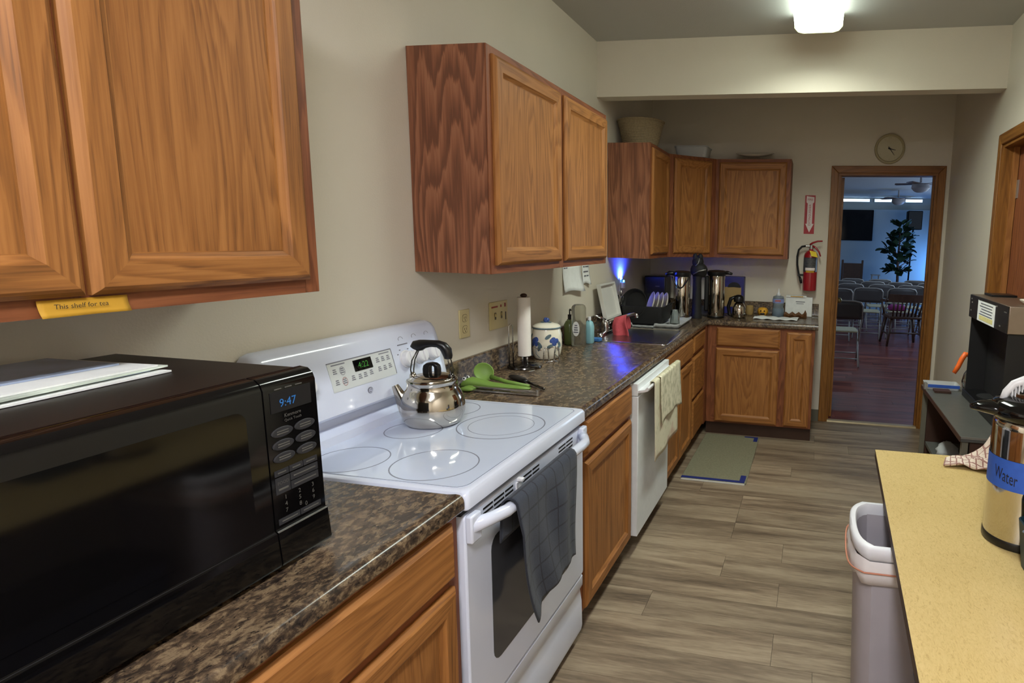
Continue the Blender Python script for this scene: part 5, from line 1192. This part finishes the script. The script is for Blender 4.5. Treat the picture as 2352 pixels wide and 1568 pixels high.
# slim grey waste bin with a white liner
RZt = 0.715; bx0, bx1, by0, by1 = 1.566, 2.05, 0.362, 0.668
t = thing('waste_bin', 'slim light grey waste bin with white liner under the table edge', 'waste bin', ((bx0+bx1)/2, (by0+by1)/2, 0))
def bw(i, z, r=0.05, bul=0.028):
    """outline with a bowed short side facing the aisle"""
    out = []
    for k in range(17):
        a = 2*k/16-1; out.append((bx0+i+bul*(a*a*0.55+0.9*abs(a)**6), by1-i-(by1-by0-2*i)*(k/16), z))
    out += [(bx1-i-0.02, by0+i, z), (bx1-i, by0+i+0.02, z), (bx1-i, by1-i-0.02, z), (bx1-i-0.02, by1-i, z)]
    return out
obj('tub', MB().loft([bw(0.045, 0.001), bw(0.040, 0.03), bw(0.012, RZt-0.02), bw(0.020, RZt-0.02), bw(0.05, 0.03)]), 'bin_grey', t, smooth=35)
obj('rim', MB().loft([bw(0.010, RZt-0.045), bw(0.000, RZt-0.030), bw(0.000, RZt-0.006), bw(0.005, RZt), bw(0.016, RZt), bw(0.020, RZt-0.008), bw(0.021, RZt-0.05)], True, False), 'bin_rim', t, smooth=50, closed=False)
lb_ = MB(); rings = []
for k, (i, z) in enumerate(((0.004, RZt-0.040), (-0.003, RZt-0.060), (-0.004, RZt-0.085), (0.004, RZt-0.105), (0.010, RZt-0.112))):
    rings.append([(p[0]+0.0025*math.sin(j*1.7+k), p[1]+0.002*math.cos(j*2.1+k*2), p[2]+(0.008*math.sin(j*1.9+1) if k > 2 else 0)) for j, p in enumerate(bw(i, z))])
lb_.loft(rings, True, False); ln = obj('liner', lb_, 'bag_white', t, smooth=True, closed=False)
cs = MB(); cs.tube([(p[0]-0.003, p[1], p[2]+0.010*math.sin(j*0.45)) for j, p in enumerate(bw(-0.005, RZt-0.078)[0:18])], 0.0025, 6); obj('drawstring', cs, 'bag_orange', ln, smooth=True)

# airpot with the blue tape
AX, AY, AR, AH = 1.992, 0.418, 0.088, 0.330
t = thing('airpot', 'tall polished steel airpot with blue tape reading Water on the table', 'airpot', (AX, AY, TH))
obj('base', MB().lathe([(AR*0.99, 0.0006), (AR*1.02, 0.004), (AR*1.02, 0.020), (AR, 0.023)], (AX, AY, TH), 48), 'black_plastic', t, smooth=40)
bd_ = obj('body', MB().lathe([(AR*0.99, 0.022), (AR, 0.024), (AR, AH-0.02), (AR*0.985, AH-0.004), (AR*0.95, AH)], (AX, AY, TH), 64), 'polished_steel', t, smooth=40)
def aw(a, z, r): return (AX+r*math.cos(a), AY+r*math.sin(a), TH+z)
TA0, TA1 = math.radians(150), math.radians(330)
def tz(a): return 0.0
m = MB(); m.grid(lambda u, v: aw(TA0+(TA1-TA0)*u, 0.158+0.078*v, AR+0.0012), 40, 3); tp = obj('tape', m, 'blue_tape', t, closed=False, smooth=True)
tm = text_mb('Water', 0.046, lambda x, y: aw(math.radians(222)+0.50*x/AR, 0.192+y-0.10*x, AR+0.0020), align='CENTER', res=3); obj('handwriting', tm, 'ink', tp, closed=False)
ln_ = [(AR*0.94, AH-0.001), (AR*1.06, AH+0.008), (AR*1.14, AH+0.020), (AR*1.14, AH+0.030), (AR*1.0, AH+0.046), (AR*0.6, AH+0.056), (AR*0.2, AH+0.058)]
l_ = obj('lid', MB().lathe(ln_, (AX, AY, TH), 48), 'black_gloss', t, smooth=40)
nz = MB(); nz.loft([[(AX-d, AY+w*math.cos(2*PI*i/12), TH+z+h*math.sin(2*PI*i/12)) for i in range(12)] for d, w, z, h in ((0.06, 0.050, AH+0.024, 0.022), (0.10, 0.040, AH+0.026, 0.018), (0.130, 0.026, AH+0.026, 0.012), (0.148, 0.012, AH+0.024, 0.006))]); obj('spout', nz, 'black_gloss', l_, smooth=True)
wh = MB(); P_ = [(AX-0.070, AY+0.01, TH+AH+0.040), (AX-0.062, AY+0.01, TH+AH+0.066), (AX-0.045, AY+0.01, TH+AH+0.088), (AX-0.020, AY+0.01, TH+AH+0.100), (AX+0.012, AY+0.01, TH+AH+0.100), (AX+0.020, AY+0.01, TH+AH+0.092)]
wh.tube(P_, [0.009, 0.010, 0.011, 0.012, 0.011, 0.008], 10); hh = obj('carry_handle', wh, 'white_plastic', t, smooth=True)
for k in range(8):
    a = k/7; x = AX-0.050+0.055*a; z = TH+AH+0.060+0.032*math.sin(a*1.5); obj('handle_rib', MB().box(x-0.0012, x+0.0012, AY, AY+0.02, z-0.010, z+0.014), 'white_plastic', hh)
obj('button', MB().sphere((AX-0.012, AY, TH+AH+0.108), (0.014, 0.012, 0.009)), 'white_plastic', hh, smooth=True)
# checked towel lying crumpled behind it
t_ = MB(); rf = random.Random(8)
def ct_(u, v):
    x = 1.922+0.30*u-0.02*v+0.05*v*u; y = 0.990-0.20*v*(0.35+0.65*u)+0.02*u
    z = TH+0.006+0.125*math.exp(-((u-0.56)/0.15)**2-((v-0.08)/0.26)**2)+0.050*math.exp(-((u-0.72)/0.22)**2-((v-0.45)/0.10)**2)+0.022*math.exp(-((u-0.45)/0.30)**2-((v-0.72)/0.12)**2)+0.016*math.sin(u*13+v*9)**2*min(1, u*3)+0.008*math.sin(v*23+u*7)**2
    return (x, y+0.02*math.sin(u*7), z)
obj('kitchen_towel', t_.grid(ct_, 34, 22), 'towel_check', None, smooth=True, solid=0.004, closed=False, label='crumpled red and white checked towel lying behind the Water airpot', cat='towel')
t = thing('canvas_caddy', 'dark teal caddy with pale blue cloth at the right picture edge', 'caddy', (2.045, 0.215, TH))
obj('tub', MB().loft([[(p[0], p[1], TH+z) for p in rrect(1.943+i, 2.13-i, 0.13+i, 0.305-i, 0.025)] for z, i in ((0.001, 0.012), (0.02, 0.010), (0.115, 0.0), (0.118, 0.003), (0.03, 0.014))]), 'teal_bin', t, smooth=40)
def bc_(u, v): 
    a = 2*PI*u; r = 0.5+0.5*v; return (2.037+(0.03+0.070*v)*math.cos(a), 0.217+(0.03+0.064*v)*math.sin(a), TH+0.165-0.060*v**2+0.010*math.sin(a*5+v*4))
obj('cloth', MB().grid(bc_, 30, 8), 'blue_cloth', t, smooth=True, solid=0.004, closed=False)

# ------------------------------------------------------------------ cart, brewer, decanter
HC = 0.770; c0x, c1x, c0y, c1y = 2.036, W-0.030, 1.268, 2.19
t = thing('serving_cart', 'low dark laminate cart by the right wall carrying the coffee brewer', 'cart', (2.22, 1.73, 0))
obj('top_board', MB().box(c0x, c1x, c0y, c1y, HC-0.022, HC), 'cart_top', t, bevel=0.002)
obj('edge_trim', MB().box(c0x, c1x-0.10, c0y-0.003, c0y-0.0004, HC-0.008, HC+0.001), 'metal_edge', t)
obj('edge_trim', MB().box(c0x-0.003, c0x-0.0004, c0y, c1y, HC-0.022, HC-0.001), 'cart_wood', t)
for x, y in ((c0x+0.008, c0y+0.008), (c0x+0.008, c1y-0.032), (c1x-0.032, c0y+0.008), (c1x-0.032, c1y-0.032)): obj('leg', MB().box(x, x+0.024, y, y+0.024, 0.001, HC-0.022), 'baseboard_grey', t)
obj('end_panel', MB().box(c0x+0.040, c1x-0.04, c0y+0.012, c0y+0.026, 0.10, HC-0.022), 'cart_wood', t)
obj('shelf', MB().box(c0x+0.036, c1x-0.010, c0y+0.034, c1y-0.034, 0.44, 0.458), 'cart_top', t)
obj('back_panel', MB().box(c1x-0.008, c1x-0.001, c0y+0.034, c1y-0.034, 0.05, HC-0.022), 'black_matte', t)
obj('far_panel', MB().box(c0x+0.034, c1x-0.034, c1y-0.030, c1y-0.020, 0.05, HC-0.022), 'cart_wood', t)
for nm, lab, x, y, zz, sx, sz, sd in (('plastic_bag', 'crumpled clear plastic bag on the lower shelf of the cart', 2.14, 1.94, 0.4585, 0.055, 0.075, 3), ('plastic_bag', 'folded white plastic bag at the near end of the cart shelf', 2.16, 1.74, 0.4585, 0.070, 0.065, 6)):
    rf = random.Random(sd); m = MB(); n = 16
    ph = [[1+0.28*math.sin(i*2.1+k*1.7+sd)*math.cos(k*1.3+i) for i in range(n)] for k in range(6)]
    m.loft([[(x+sx*q_*ph[k][i]*math.cos(2*PI*i/n), y+sx*1.2*q_*ph[k][i]*math.sin(2*PI*i/n), zz+sz*h) for i in range(n)] for k, (q_, h) in enumerate(((0.6, 0.0), (1.0, 0.15), (0.95, 0.45), (0.75, 0.7), (0.45, 0.92), (0.1, 1.0)))])
    obj(nm, m, 'frosted_plastic' if sd == 3 else 'bag_white', None, smooth=True, label=lab, cat='bag')
# shallow tray with blue taped rim at the far end
t = thing('sign_holder', 'clear tray with blue taped rim at the far end of the cart', 'tray', (2.14, 2.11, HC))
obj('tray', MB().loft([[(p[0], p[1], HC+z) for p in rrect(2.036+i, 2.208-i, 2.07+i, 2.17-i, 0.008)] for z, i in ((0.0008, 0.004), (0.03, 0.0), (0.03, 0.003), (0.004, 0.007))]), 'frosted_plastic', t)
obj('tape', MB().box(2.046, 2.205, 2.0675, 2.0695, HC+0.014, HC+0.030), 'blue_tape', t)
obj('end_block', MB().box(2.028, 2.044, 2.066, 2.10, HC+0.0008, HC+0.034), 'metal_edge', t)
obj('coaster', MB().box(2.07, 2.15, 2.00, 2.06, HC+0.0006, HC+0.012), 'cart_wood', None, label='small dark wooden block before the taped tray', cat='block')
# coffee brewer facing the aisle
XB = 2.200; b0, b1 = 1.385, 2.000
t = thing('coffee_brewer', 'black coffee brewer with steel side and taped instructions on the cart', 'coffee brewer', (2.31, 1.69, HC))
obj('base', MB().box(XB, W-0.045, b0+0.02, b1, HC+0.001, HC+0.038), 'black_plastic', t, bevel=0.003)
for y in (1.55, 1.82): obj('warmer_plate', MB().lathe([(0.066, 0), (0.066, 0.005), (0.06, 0.006)], (2.292, y, HC+0.038), 28), 'black_matte', t, smooth=40)
obj('column', MB().box(XB-0.010, W-0.050, b0+0.045, b1-0.045, HC+0.038, 1.18), 'black_matte', t) if False else obj('column', MB().box(2.300, W-0.045, b0+0.01, b1-0.005, HC+0.038, 1.18), 'black_matte', t)
for q0 in (b0+0.014, b1-0.012): obj('side_panel', MB().box(XB+0.012, 2.300, q0, q0+0.006, HC+0.038, 1.18), 'black_matte', t)
hd_ = obj('head', MB().box(XB+0.004, W-0.045, b0, b1, 1.178, 1.292), 'taupe_steel', t, bevel=0.003)
fr_ = obj('control_face', MB().box(XB, XB+0.006, b0+0.004, b1-0.002, 1.180, 1.290), 'black_plastic', hd_)
nb = obj('instruction_sheet', MB().box(XB-0.0022, XB-0.0008, 1.555, 1.835, 1.182, 1.276), 'paper', fr_)
for k in range(5): obj('printed_line', MB().box(XB-0.0030, XB-0.0020, 1.59+0.01*(k % 2), 1.80-0.015*(k % 3), 1.214+k*0.0125, 1.218+k*0.0125), 'ink_grey', nb)
obj('highlight_line', MB().box(XB-0.0028, XB-0.0019, 1.58, 1.80, 1.190, 1.210), 'note_yellow' if 'note_yellow' in MAT else plain('note_yellow', (216,206,140), 0.7, var=0.1, vs=40), nb)
for y, z in ((1.965, 1.272), (1.955, 1.255), (1.965, 1.215), (1.48, 1.20), (1.545, 1.276), (1.838, 1.276)): obj('indicator', MB().box(XB-0.0015, XB+0.001, y-0.008, y+0.006, z-0.003, z+0.003), 'metal_edge', fr_)
obj('maker_badge', MB().box(XB-0.0012, XB+0.001, 1.40, 1.435, 1.262, 1.266), 'key_print', fr_)
obj('top_lid', MB().box(XB+0.06, W-0.06, 1.86, 1.985, 1.2925, 1.302), 'black_plastic', t, bevel=0.002)
obj('saucer', disc((2.325, 1.50, 1.2925), 0.05, (0, 0, 1), PP), 'plate_white', None, smooth=40, label='small white saucer on top of the coffee brewer', cat='saucer')
t = thing('decanter', 'glass coffee decanter with orange handle behind the brewer', 'decanter', (2.275, 2.10, HC))
obj('bowl', MB().lathe([(0.055, 0.001), (0.070, 0.02), (0.074, 0.05), (0.066, 0.09), (0.046, 0.125), (0.042, 0.135), (0.040, 0.13), (0.062, 0.09), (0.070, 0.05), (0.05, 0.008)], (2.292, 2.095, HC), 32), 'clear_glass', t, smooth=40)
obj('collar', MB().lathe([(0.047, 0.128), (0.050, 0.135), (0.050, 0.165), (0.044, 0.172)], (2.292, 2.095, HC), 28), 'black_plastic', t, smooth=40)
obj('handle', MB().tube([(2.262, 2.09, HC+0.160), (2.240, 2.088, HC+0.196), (2.222, 2.086, HC+0.200), (2.206, 2.084, HC+0.172), (2.190, 2.082, HC+0.130), (2.172, 2.080, HC+0.096)], [0.010, 0.013, 0.014, 0.0135, 0.013, 0.011], 10), 'orange_plastic', t, smooth=True)

# ------------------------------------------------------------------ hall beyond the doorway
HY0, HY1, HX0, HX1, HZ = YB+WT, 12.9, -1.35, 4.35, 2.535
hf = struct('hall_floor', MB().box(HX0, HX1, HY0-0.075, HY1, -0.06, -0.006), 'slot_dark')
hp_ = {}; rf = random.Random(21); y = HY0-0.07; k = 0
while y < 7.2:
    x = 1.35-rf.uniform(0, 1.0)
    while x < 3.4:
        L = rf.choice([0.6, 0.9, 1.2]); key = L
        if key not in hp_:
            p = obj('plank', MB().box(-L/2+0.0008, L/2-0.0008, -0.0567, 0.0567, 0, 0.006), 'hall_plank', loc=(0, 0, 0)); hp_[key] = p.data
        else: p = bpy.data.objects.new('plank', hp_[key]); COL.objects.link(p)
        p.parent = hf; p.location = Vector((x+L/2, y+0.0575, -0.006))-hf.location
        x += L
    y += 0.115; k += 1
plank('hall_boards', ((70,34,36), (98,50,48), (122,66,58), (140,84,72)), 0.28, 0.0)
fm = MB(); fm.box(1.0, 3.6, y, HY1, -0.006, 0.0); fm.box(HX0, 0.40, HY0-0.0, y, -0.006, 0.0); fm.box(HX0, 1.0, y, HY1, -0.006, 0.0); fm.box(3.6, HX1, y, HY1, -0.006, 0.0); fm.box(4.2, HX1, HY0, y, -0.006, 0)
obj('boards', fm, 'hall_boards', hf, kind='stuff')
struct('hall_ceiling', MB().box(HX0, HX1, HY0, HY1+0.1, HZ, HZ+0.1), 'hall_ceiling_paint')
struct('hall_wall_far', MB().box(HX0, HX1, HY1, HY1+0.1, -0.06, HZ), 'hall_paint')
struct('hall_wall_left', MB().box(HX0-0.1, HX0, HY0, HY1+0.1, -0.06, HZ), 'hall_paint')
struct('hall_wall_right', MB().box(HX1, HX1+0.1, HY0, HY1+0.1, -0.06, HZ), 'hall_paint')
struct('hall_wall_near', MB().box(W+0.001, HX1, YB+0.0, HY0, -0.06, HZ).box(HX0, -WT-0.001, YB, HY0, -0.06, HZ), 'hall_paint')
struct('hall_ledge', MB().box(HX0, HX1, HY1-0.05, HY1-0.0005, 2.262, 2.285), 'hall_paint')
for i, (a, c) in enumerate(((1.40, 2.545), (2.655, 3.035), (3.31, 3.66))):
    t = thing('window_%d' % (i+1), None, None, (a, HY1, 2.44), kind='structure')
    obj('pane', MB().box(a, c, HY1-0.012, HY1-0.004, 2.452, 2.508), 'window_sky', t)
    for q0, q1, z0, z1 in ((a-0.02, a, 2.44, 2.52), (c, c+0.02, 2.44, 2.52), (a, c, 2.44, 2.452), (a, c, 2.508, 2.52)): obj('frame', MB().box(q0, q1, HY1-0.022, HY1-0.0005, z0, z1), 'hall_paint', t)
# screen
t = thing('television', 'large black flat screen on the far hall wall', 'television', (2.05, HY1-0.09, 1.6))
obj('bezel', MB().box(1.42, 2.650, HY1-0.075, HY1-0.03, 1.592, 2.268), 'speaker_black', t, bevel=0.006)
obj('screen', MB().box(1.435, 2.635, HY1-0.0775, HY1-0.0752, 1.607, 2.253), 'screen_black', t)
obj('wall_mount', MB().box(1.9, 2.2, HY1-0.03, HY1-0.0008, 1.8, 2.1), 'black_matte', t)
# loudspeaker
t = thing('loudspeaker', 'black loudspeaker mounted on a pole above the plant', 'loudspeaker', (3.5, HY1-0.5, 0))
sy = 12.4; obj('cabinet', MB().box(3.30, 3.592, sy-0.15, sy+0.13, 1.845, 2.235), 'speaker_black', t, bevel=0.012)
obj('grille', MB().box(3.315, 3.577, sy-0.158, sy-0.150, 1.86, 2.22), 'black_matte', t)
obj('pole', MB().tube([(3.44, sy, 1.845), (3.43, sy, 1.65), (3.40, sy, 0.02)], 0.018, 8), 'speaker_black', t, smooth=True)
for k in range(3):
    a = k*2.1+0.4; obj('stand_leg', MB().tube([(3.40, sy, 0.55), (3.40+0.4*math.cos(a), sy+0.35*math.sin(a), 0.012)], 0.012, 6), 'speaker_black', t, smooth=True)
# fiddle-leaf plant
t = thing('potted_tree', 'potted fiddle-leaf fig tree in front of the far hall wall', 'plant', (3.12, 11.9, 0))
px_, py_ = 3.12, 11.9
obj('pot', MB().lathe([(0.13, 0.001), (0.17, 0.28), (0.18, 0.30), (0.165, 0.30), (0.15, 0.27), (0.02, 0.26)], (px_, py_, 0), 24), 'black_matte', t, smooth=40)
obj('trunk', MB().tube([(px_, py_, 0.26), (px_+0.01, py_, 0.8), (px_-0.01, py_, 1.2), (px_+0.0, py_, 1.6), (px_-0.02, py_, 1.93)], [0.035, 0.03, 0.026, 0.02, 0.012], 8), 'trunk_brown', t, smooth=True)
lm = MB(); n = 5
lv_ = []
for j in range(n):
    s_ = j/(n-1); w = (0.02, 0.055, 0.085, 0.075, 0.012)[j]; lv_.append([(-w, s_*0.24, 0.02*math.sin(s_*2.4)+0.012), (0, s_*0.24, 0.02*math.sin(s_*2.4)-0.004), (w, s_*0.24, 0.02*math.sin(s_*2.4)+0.012)])
lm.loft(lv_, False, False); rf = random.Random(5); ldata = None
for k in range(120):
    h = rf.uniform(0, 1); z = 1.02+0.95*h
    if h < 0.15: z = 0.98
    spread = (0.27*(1-abs(h-0.35)*1.25)) if h < 0.75 else 0.09
    spread = max(0.08, spread); a = rf.uniform(0, 2*PI); rr_ = spread*math.sqrt(rf.uniform(0.05, 1))
    loc = Vector((px_+rr_*math.cos(a)-0.05*(h < 0.5)+0.02, py_+rr_*math.sin(a)*0.8, z))
    if ldata is None:
        o = obj('leaf', lm, 'leaf_green', loc=(0, 0, 0), smooth=True, closed=False); ldata = o.data
    else: o = bpy.data.objects.new('leaf', ldata); COL.objects.link(o)
    o.parent = t; o.location = loc-Vector(t.location); o.rotation_euler = (rf.uniform(-0.7, 0.9), rf.uniform(-0.6, 0.6), a-PI/2+rf.uniform(-0.6, 0.6)); sc = rf.uniform(0.65, 0.98); o.scale = (sc, sc, sc)
for k in range(5):
    a = k*1.4+0.3; obj('branch', MB().tube([(px_, py_, 1.05+0.13*k), (px_+0.22*math.cos(a), py_+0.18*math.sin(a), 1.20+0.14*k)], [0.012, 0.006], 6), 'trunk_brown', t, smooth=True)

# folding chairs, built once at the origin facing +y
def folding_chair():
    t = thing('folding_chair', 'x', 'chair', (0, 0, 0), 'folding chairs in the hall')
    m = MB()
    def bk(u, v):
        x = (-0.215+0.43*u); z = 0.60+0.22*v; e = max(0, abs(x)-0.15)
        return (x, -0.20-0.035*v+0.020*math.cos(u*PI*2)*0.5, z-0.9*e*e*12*v*0.25)
    obj('backrest', m.grid(bk, 11, 6), 'chair_back', t, smooth=True, solid=0.016, closed=False)
    tp = MB(); tp.tube([(-0.22, -0.185, 0.60), (-0.222, -0.222, 0.77), (-0.195, -0.235, 0.812), (-0.12, -0.238, 0.828), (0.12, -0.238, 0.828), (0.195, -0.235, 0.812), (0.222, -0.222, 0.77), (0.22, -0.185, 0.60)], 0.0115, 8); obj('back_frame', tp, 'chair_metal', t, smooth=True)
    obj('seat', MB().loft([[(p[0], p[1], z) for p in rrect(-0.195, 0.195, -0.15, 0.24, 0.05)] for z in (0.425, 0.445)]), 'chair_seat', t, bevel=0.006)
    for s_ in (-1, 1):
        obj('leg', MB().tube([(s_*0.22, -0.185, 0.61), (s_*0.222, -0.05, 0.43), (s_*0.222, 0.21, 0.008)], 0.011, 8), 'chair_metal', t, smooth=True)
        obj('leg', MB().tube([(s_*0.205, 0.14, 0.43), (s_*0.208, -0.02, 0.25), (s_*0.21, -0.24, 0.008)], 0.011, 8), 'chair_metal', t, smooth=True)
    obj('stretcher', MB().cyl((-0.21, -0.16, 0.095), (0.21, -0.16, 0.095), 0.008, 8), 'chair_metal', t, smooth=True)
    obj('stretcher', MB().cyl((-0.222, 0.14, 0.12), (0.222, 0.14, 0.12), 0.008, 8), 'chair_metal', t, smooth=True)
    return t
fc = folding_chair()
spots = [(1.80, 6.58, 2, 'nearest folding chair in the hall, half hidden by the left jamb'),
 (1.80, 8.60, 0, 'leftmost folding chair of the second hall row behind the jamb'),
 (2.30, 8.95, -3, 'folding chair left of the wooden armchair in the hall'),
 (2.82, 9.12, 2, 'folding chair with purple bundle just beyond the wooden armchair'),
 (3.36, 9.05, 4, 'folding chair at the right jamb in the second hall row')]
for nm_, yy, xs in (('third', 9.85, (2.06, 2.57, 3.08, 3.59)), ('fourth', 10.65, (1.98, 2.49, 3.00, 3.51)), ('farthest', 11.42, (2.18, 2.70, 3.40))):
    for k, x in enumerate(xs):
        place = ('leftmost', 'second from left', 'third from left', 'rightmost')[k if k < len(xs)-1 else 3]
        spots.append((x, yy+0.03*(k % 2), (0, 4, -3, 2)[k], '%s folding chair in the %s row of the hall' % (place, nm_)))
for i, (x, yy, r, lab) in enumerate(spots):
    c = fc if i == 0 else copy_tree(fc)
    c.location = (x, yy, 0); c.rotation_euler = (0, 0, math.radians(r)); c['label'] = lab
obj('cushion', MB().loft([[(2.80+p[0], 9.16+p[1], 0.4455+z) for p in rrect(-0.14+i, 0.14-i, -0.12+i, 0.14-i, 0.05)] for z, i in ((0.0, 0.03), (0.02, 0.0), (0.06, 0.0), (0.09, 0.04))]), 'purple_fabric', None, smooth=60, label='purple bundle lying on a hall chair beyond the wooden armchair', cat='cushion')
# wooden armchair with spindles
ax_, ay_ = 2.78, 8.36
t = thing('wooden_armchair', 'dark wooden armchair with spindle back standing in the hall', 'chair', (ax_, ay_, 0))
def A(x, y, z): ca, sa = math.cos(0.12), math.sin(0.12); return (ax_+x*ca-y*sa, ay_+x*sa+y*ca, z)
obj('seat', MB(lambda x, y, z: A(x, y, z)).box(-0.25, 0.25, -0.22, 0.24, 0.42, 0.46), 'dark_wood', t, bevel=0.012)
for sx, sy_ in ((-1, -1), (1, -1), (-1, 1), (1, 1)): obj('leg', MB().tube([A(sx*0.20, sy_*0.17, 0.42), A(sx*0.26, sy_*0.23, 0.004)], [0.022, 0.017], 8), 'dark_wood', t, smooth=True)
for sx in (-1, 1):
    obj('side_stretcher', MB().tube([A(sx*0.24, -0.2, 0.18), A(sx*0.24, 0.2, 0.18)], 0.012, 8), 'dark_wood', t, smooth=True)
    obj('arm', MB().tube([A(sx*0.29, -0.20, 0.70), A(sx*0.30, 0.02, 0.68), A(sx*0.28, 0.2, 0.66)], 0.024, 8), 'dark_wood', t, smooth=True)
    obj('arm_post', MB().tube([A(sx*0.24, 0.16, 0.46), A(sx*0.28, 0.17, 0.66)], 0.015, 8), 'dark_wood', t, smooth=True)
obj('cross_stretcher', MB().tube([A(-0.24, -0.02, 0.18), A(0.24, -0.02, 0.18)], 0.012, 8), 'dark_wood', t, smooth=True)
obj('top_rail', MB(A).loft([[(x, -0.27-0.05*(1-(x/0.3)**2)+o, z) for x in [-0.29+0.58*i/8 for i in range(9)]]+[(x, -0.25-0.05*(1-(x/0.3)**2)+o, z) for x in [0.29-0.58*i/8 for i in range(9)]] for o, z in ((0, 0.68), (-0.01, 0.80))]), 'dark_wood', t)
for k in range(8):
    x = -0.21+0.06*k; obj('spindle', MB().tube([A(x*0.9, -0.19, 0.455), A(x, -0.27-0.04*(1-(x/0.3)**2), 0.69)], 0.013, 6), 'dark_wood', t, smooth=True)
# high-backed chair at the far wall
t = thing('high_back_chair', 'dark high-backed wooden chair below the hall television', 'chair', (2.23, 12.2, 0))
for x in (2.02, 2.44):
    obj('back_post', MB().box(x-0.022, x+0.022, 12.36, 12.41, 0.001, 1.17), 'dark_wood', t, bevel=0.006); obj('front_leg', MB().box(x-0.022, x+0.022, 11.96, 12.0, 0.001, 0.62), 'dark_wood', t)
    obj('arm', MB().box(x-0.03, x+0.03, 11.94, 12.36, 0.62, 0.66), 'dark_wood', t)
obj('back_panel', MB().box(2.042, 2.418, 12.365, 12.40, 0.55, 1.10), 'dark_wood', t); obj('seat', MB().box(2.03, 2.43, 11.97, 12.37, 0.40, 0.47), 'speaker_black', t, bevel=0.01)
t = thing('side_table', 'small pale side table between high-backed chair and plant', 'table', (2.72, 12.2, 0))
obj('top', MB().box(2.62, 2.80, 12.1, 12.3, 0.86, 0.88), 'chair_metal', t)
for x, y in ((2.64, 12.12), (2.78, 12.12), (2.64, 12.28), (2.78, 12.28)): obj('leg', MB().cyl((x, y, 0.001), (x, y, 0.86), 0.01, 8), 'chair_metal', t)
# ceiling fans
for i, (x, y, lab) in enumerate(((2.83, 7.9, 'nearer grey ceiling fan in the hall'), (2.90, 10.8, 'farther grey ceiling fan in the hall'))):
    t = thing('ceiling_fan', lab, 'fan', (x, y, 2.24), 'ceiling fans in the hall')
    obj('downrod', MB().cyl((x, y, 2.40), (x, y, HZ-0.0005), 0.015, 8), 'fan_grey', t); obj('motor', MB().lathe([(0.05, 0.13), (0.115, 0.12), (0.125, 0.06), (0.09, 0.02), (0.05, 0.0)], (x, y, 2.26), 20), 'fan_grey', t, smooth=40)
    for k in range(5):
        a = k*2*PI/5+0.35+i; d = Vector((math.cos(a), math.sin(a), 0)); e = Vector((-d.y, d.x, 0.12)); c = Vector((x, y, 2.375))
        obj('blade', MB().loft([[tuple(c+d*r+e*w+Vector((0, 0, h))) for r, w in ((0.09, -0.04), (0.34, -0.05), (0.355, 0.0), (0.34, 0.05), (0.09, 0.04))] for h in (0, 0.008)]), 'dark_wood', t)
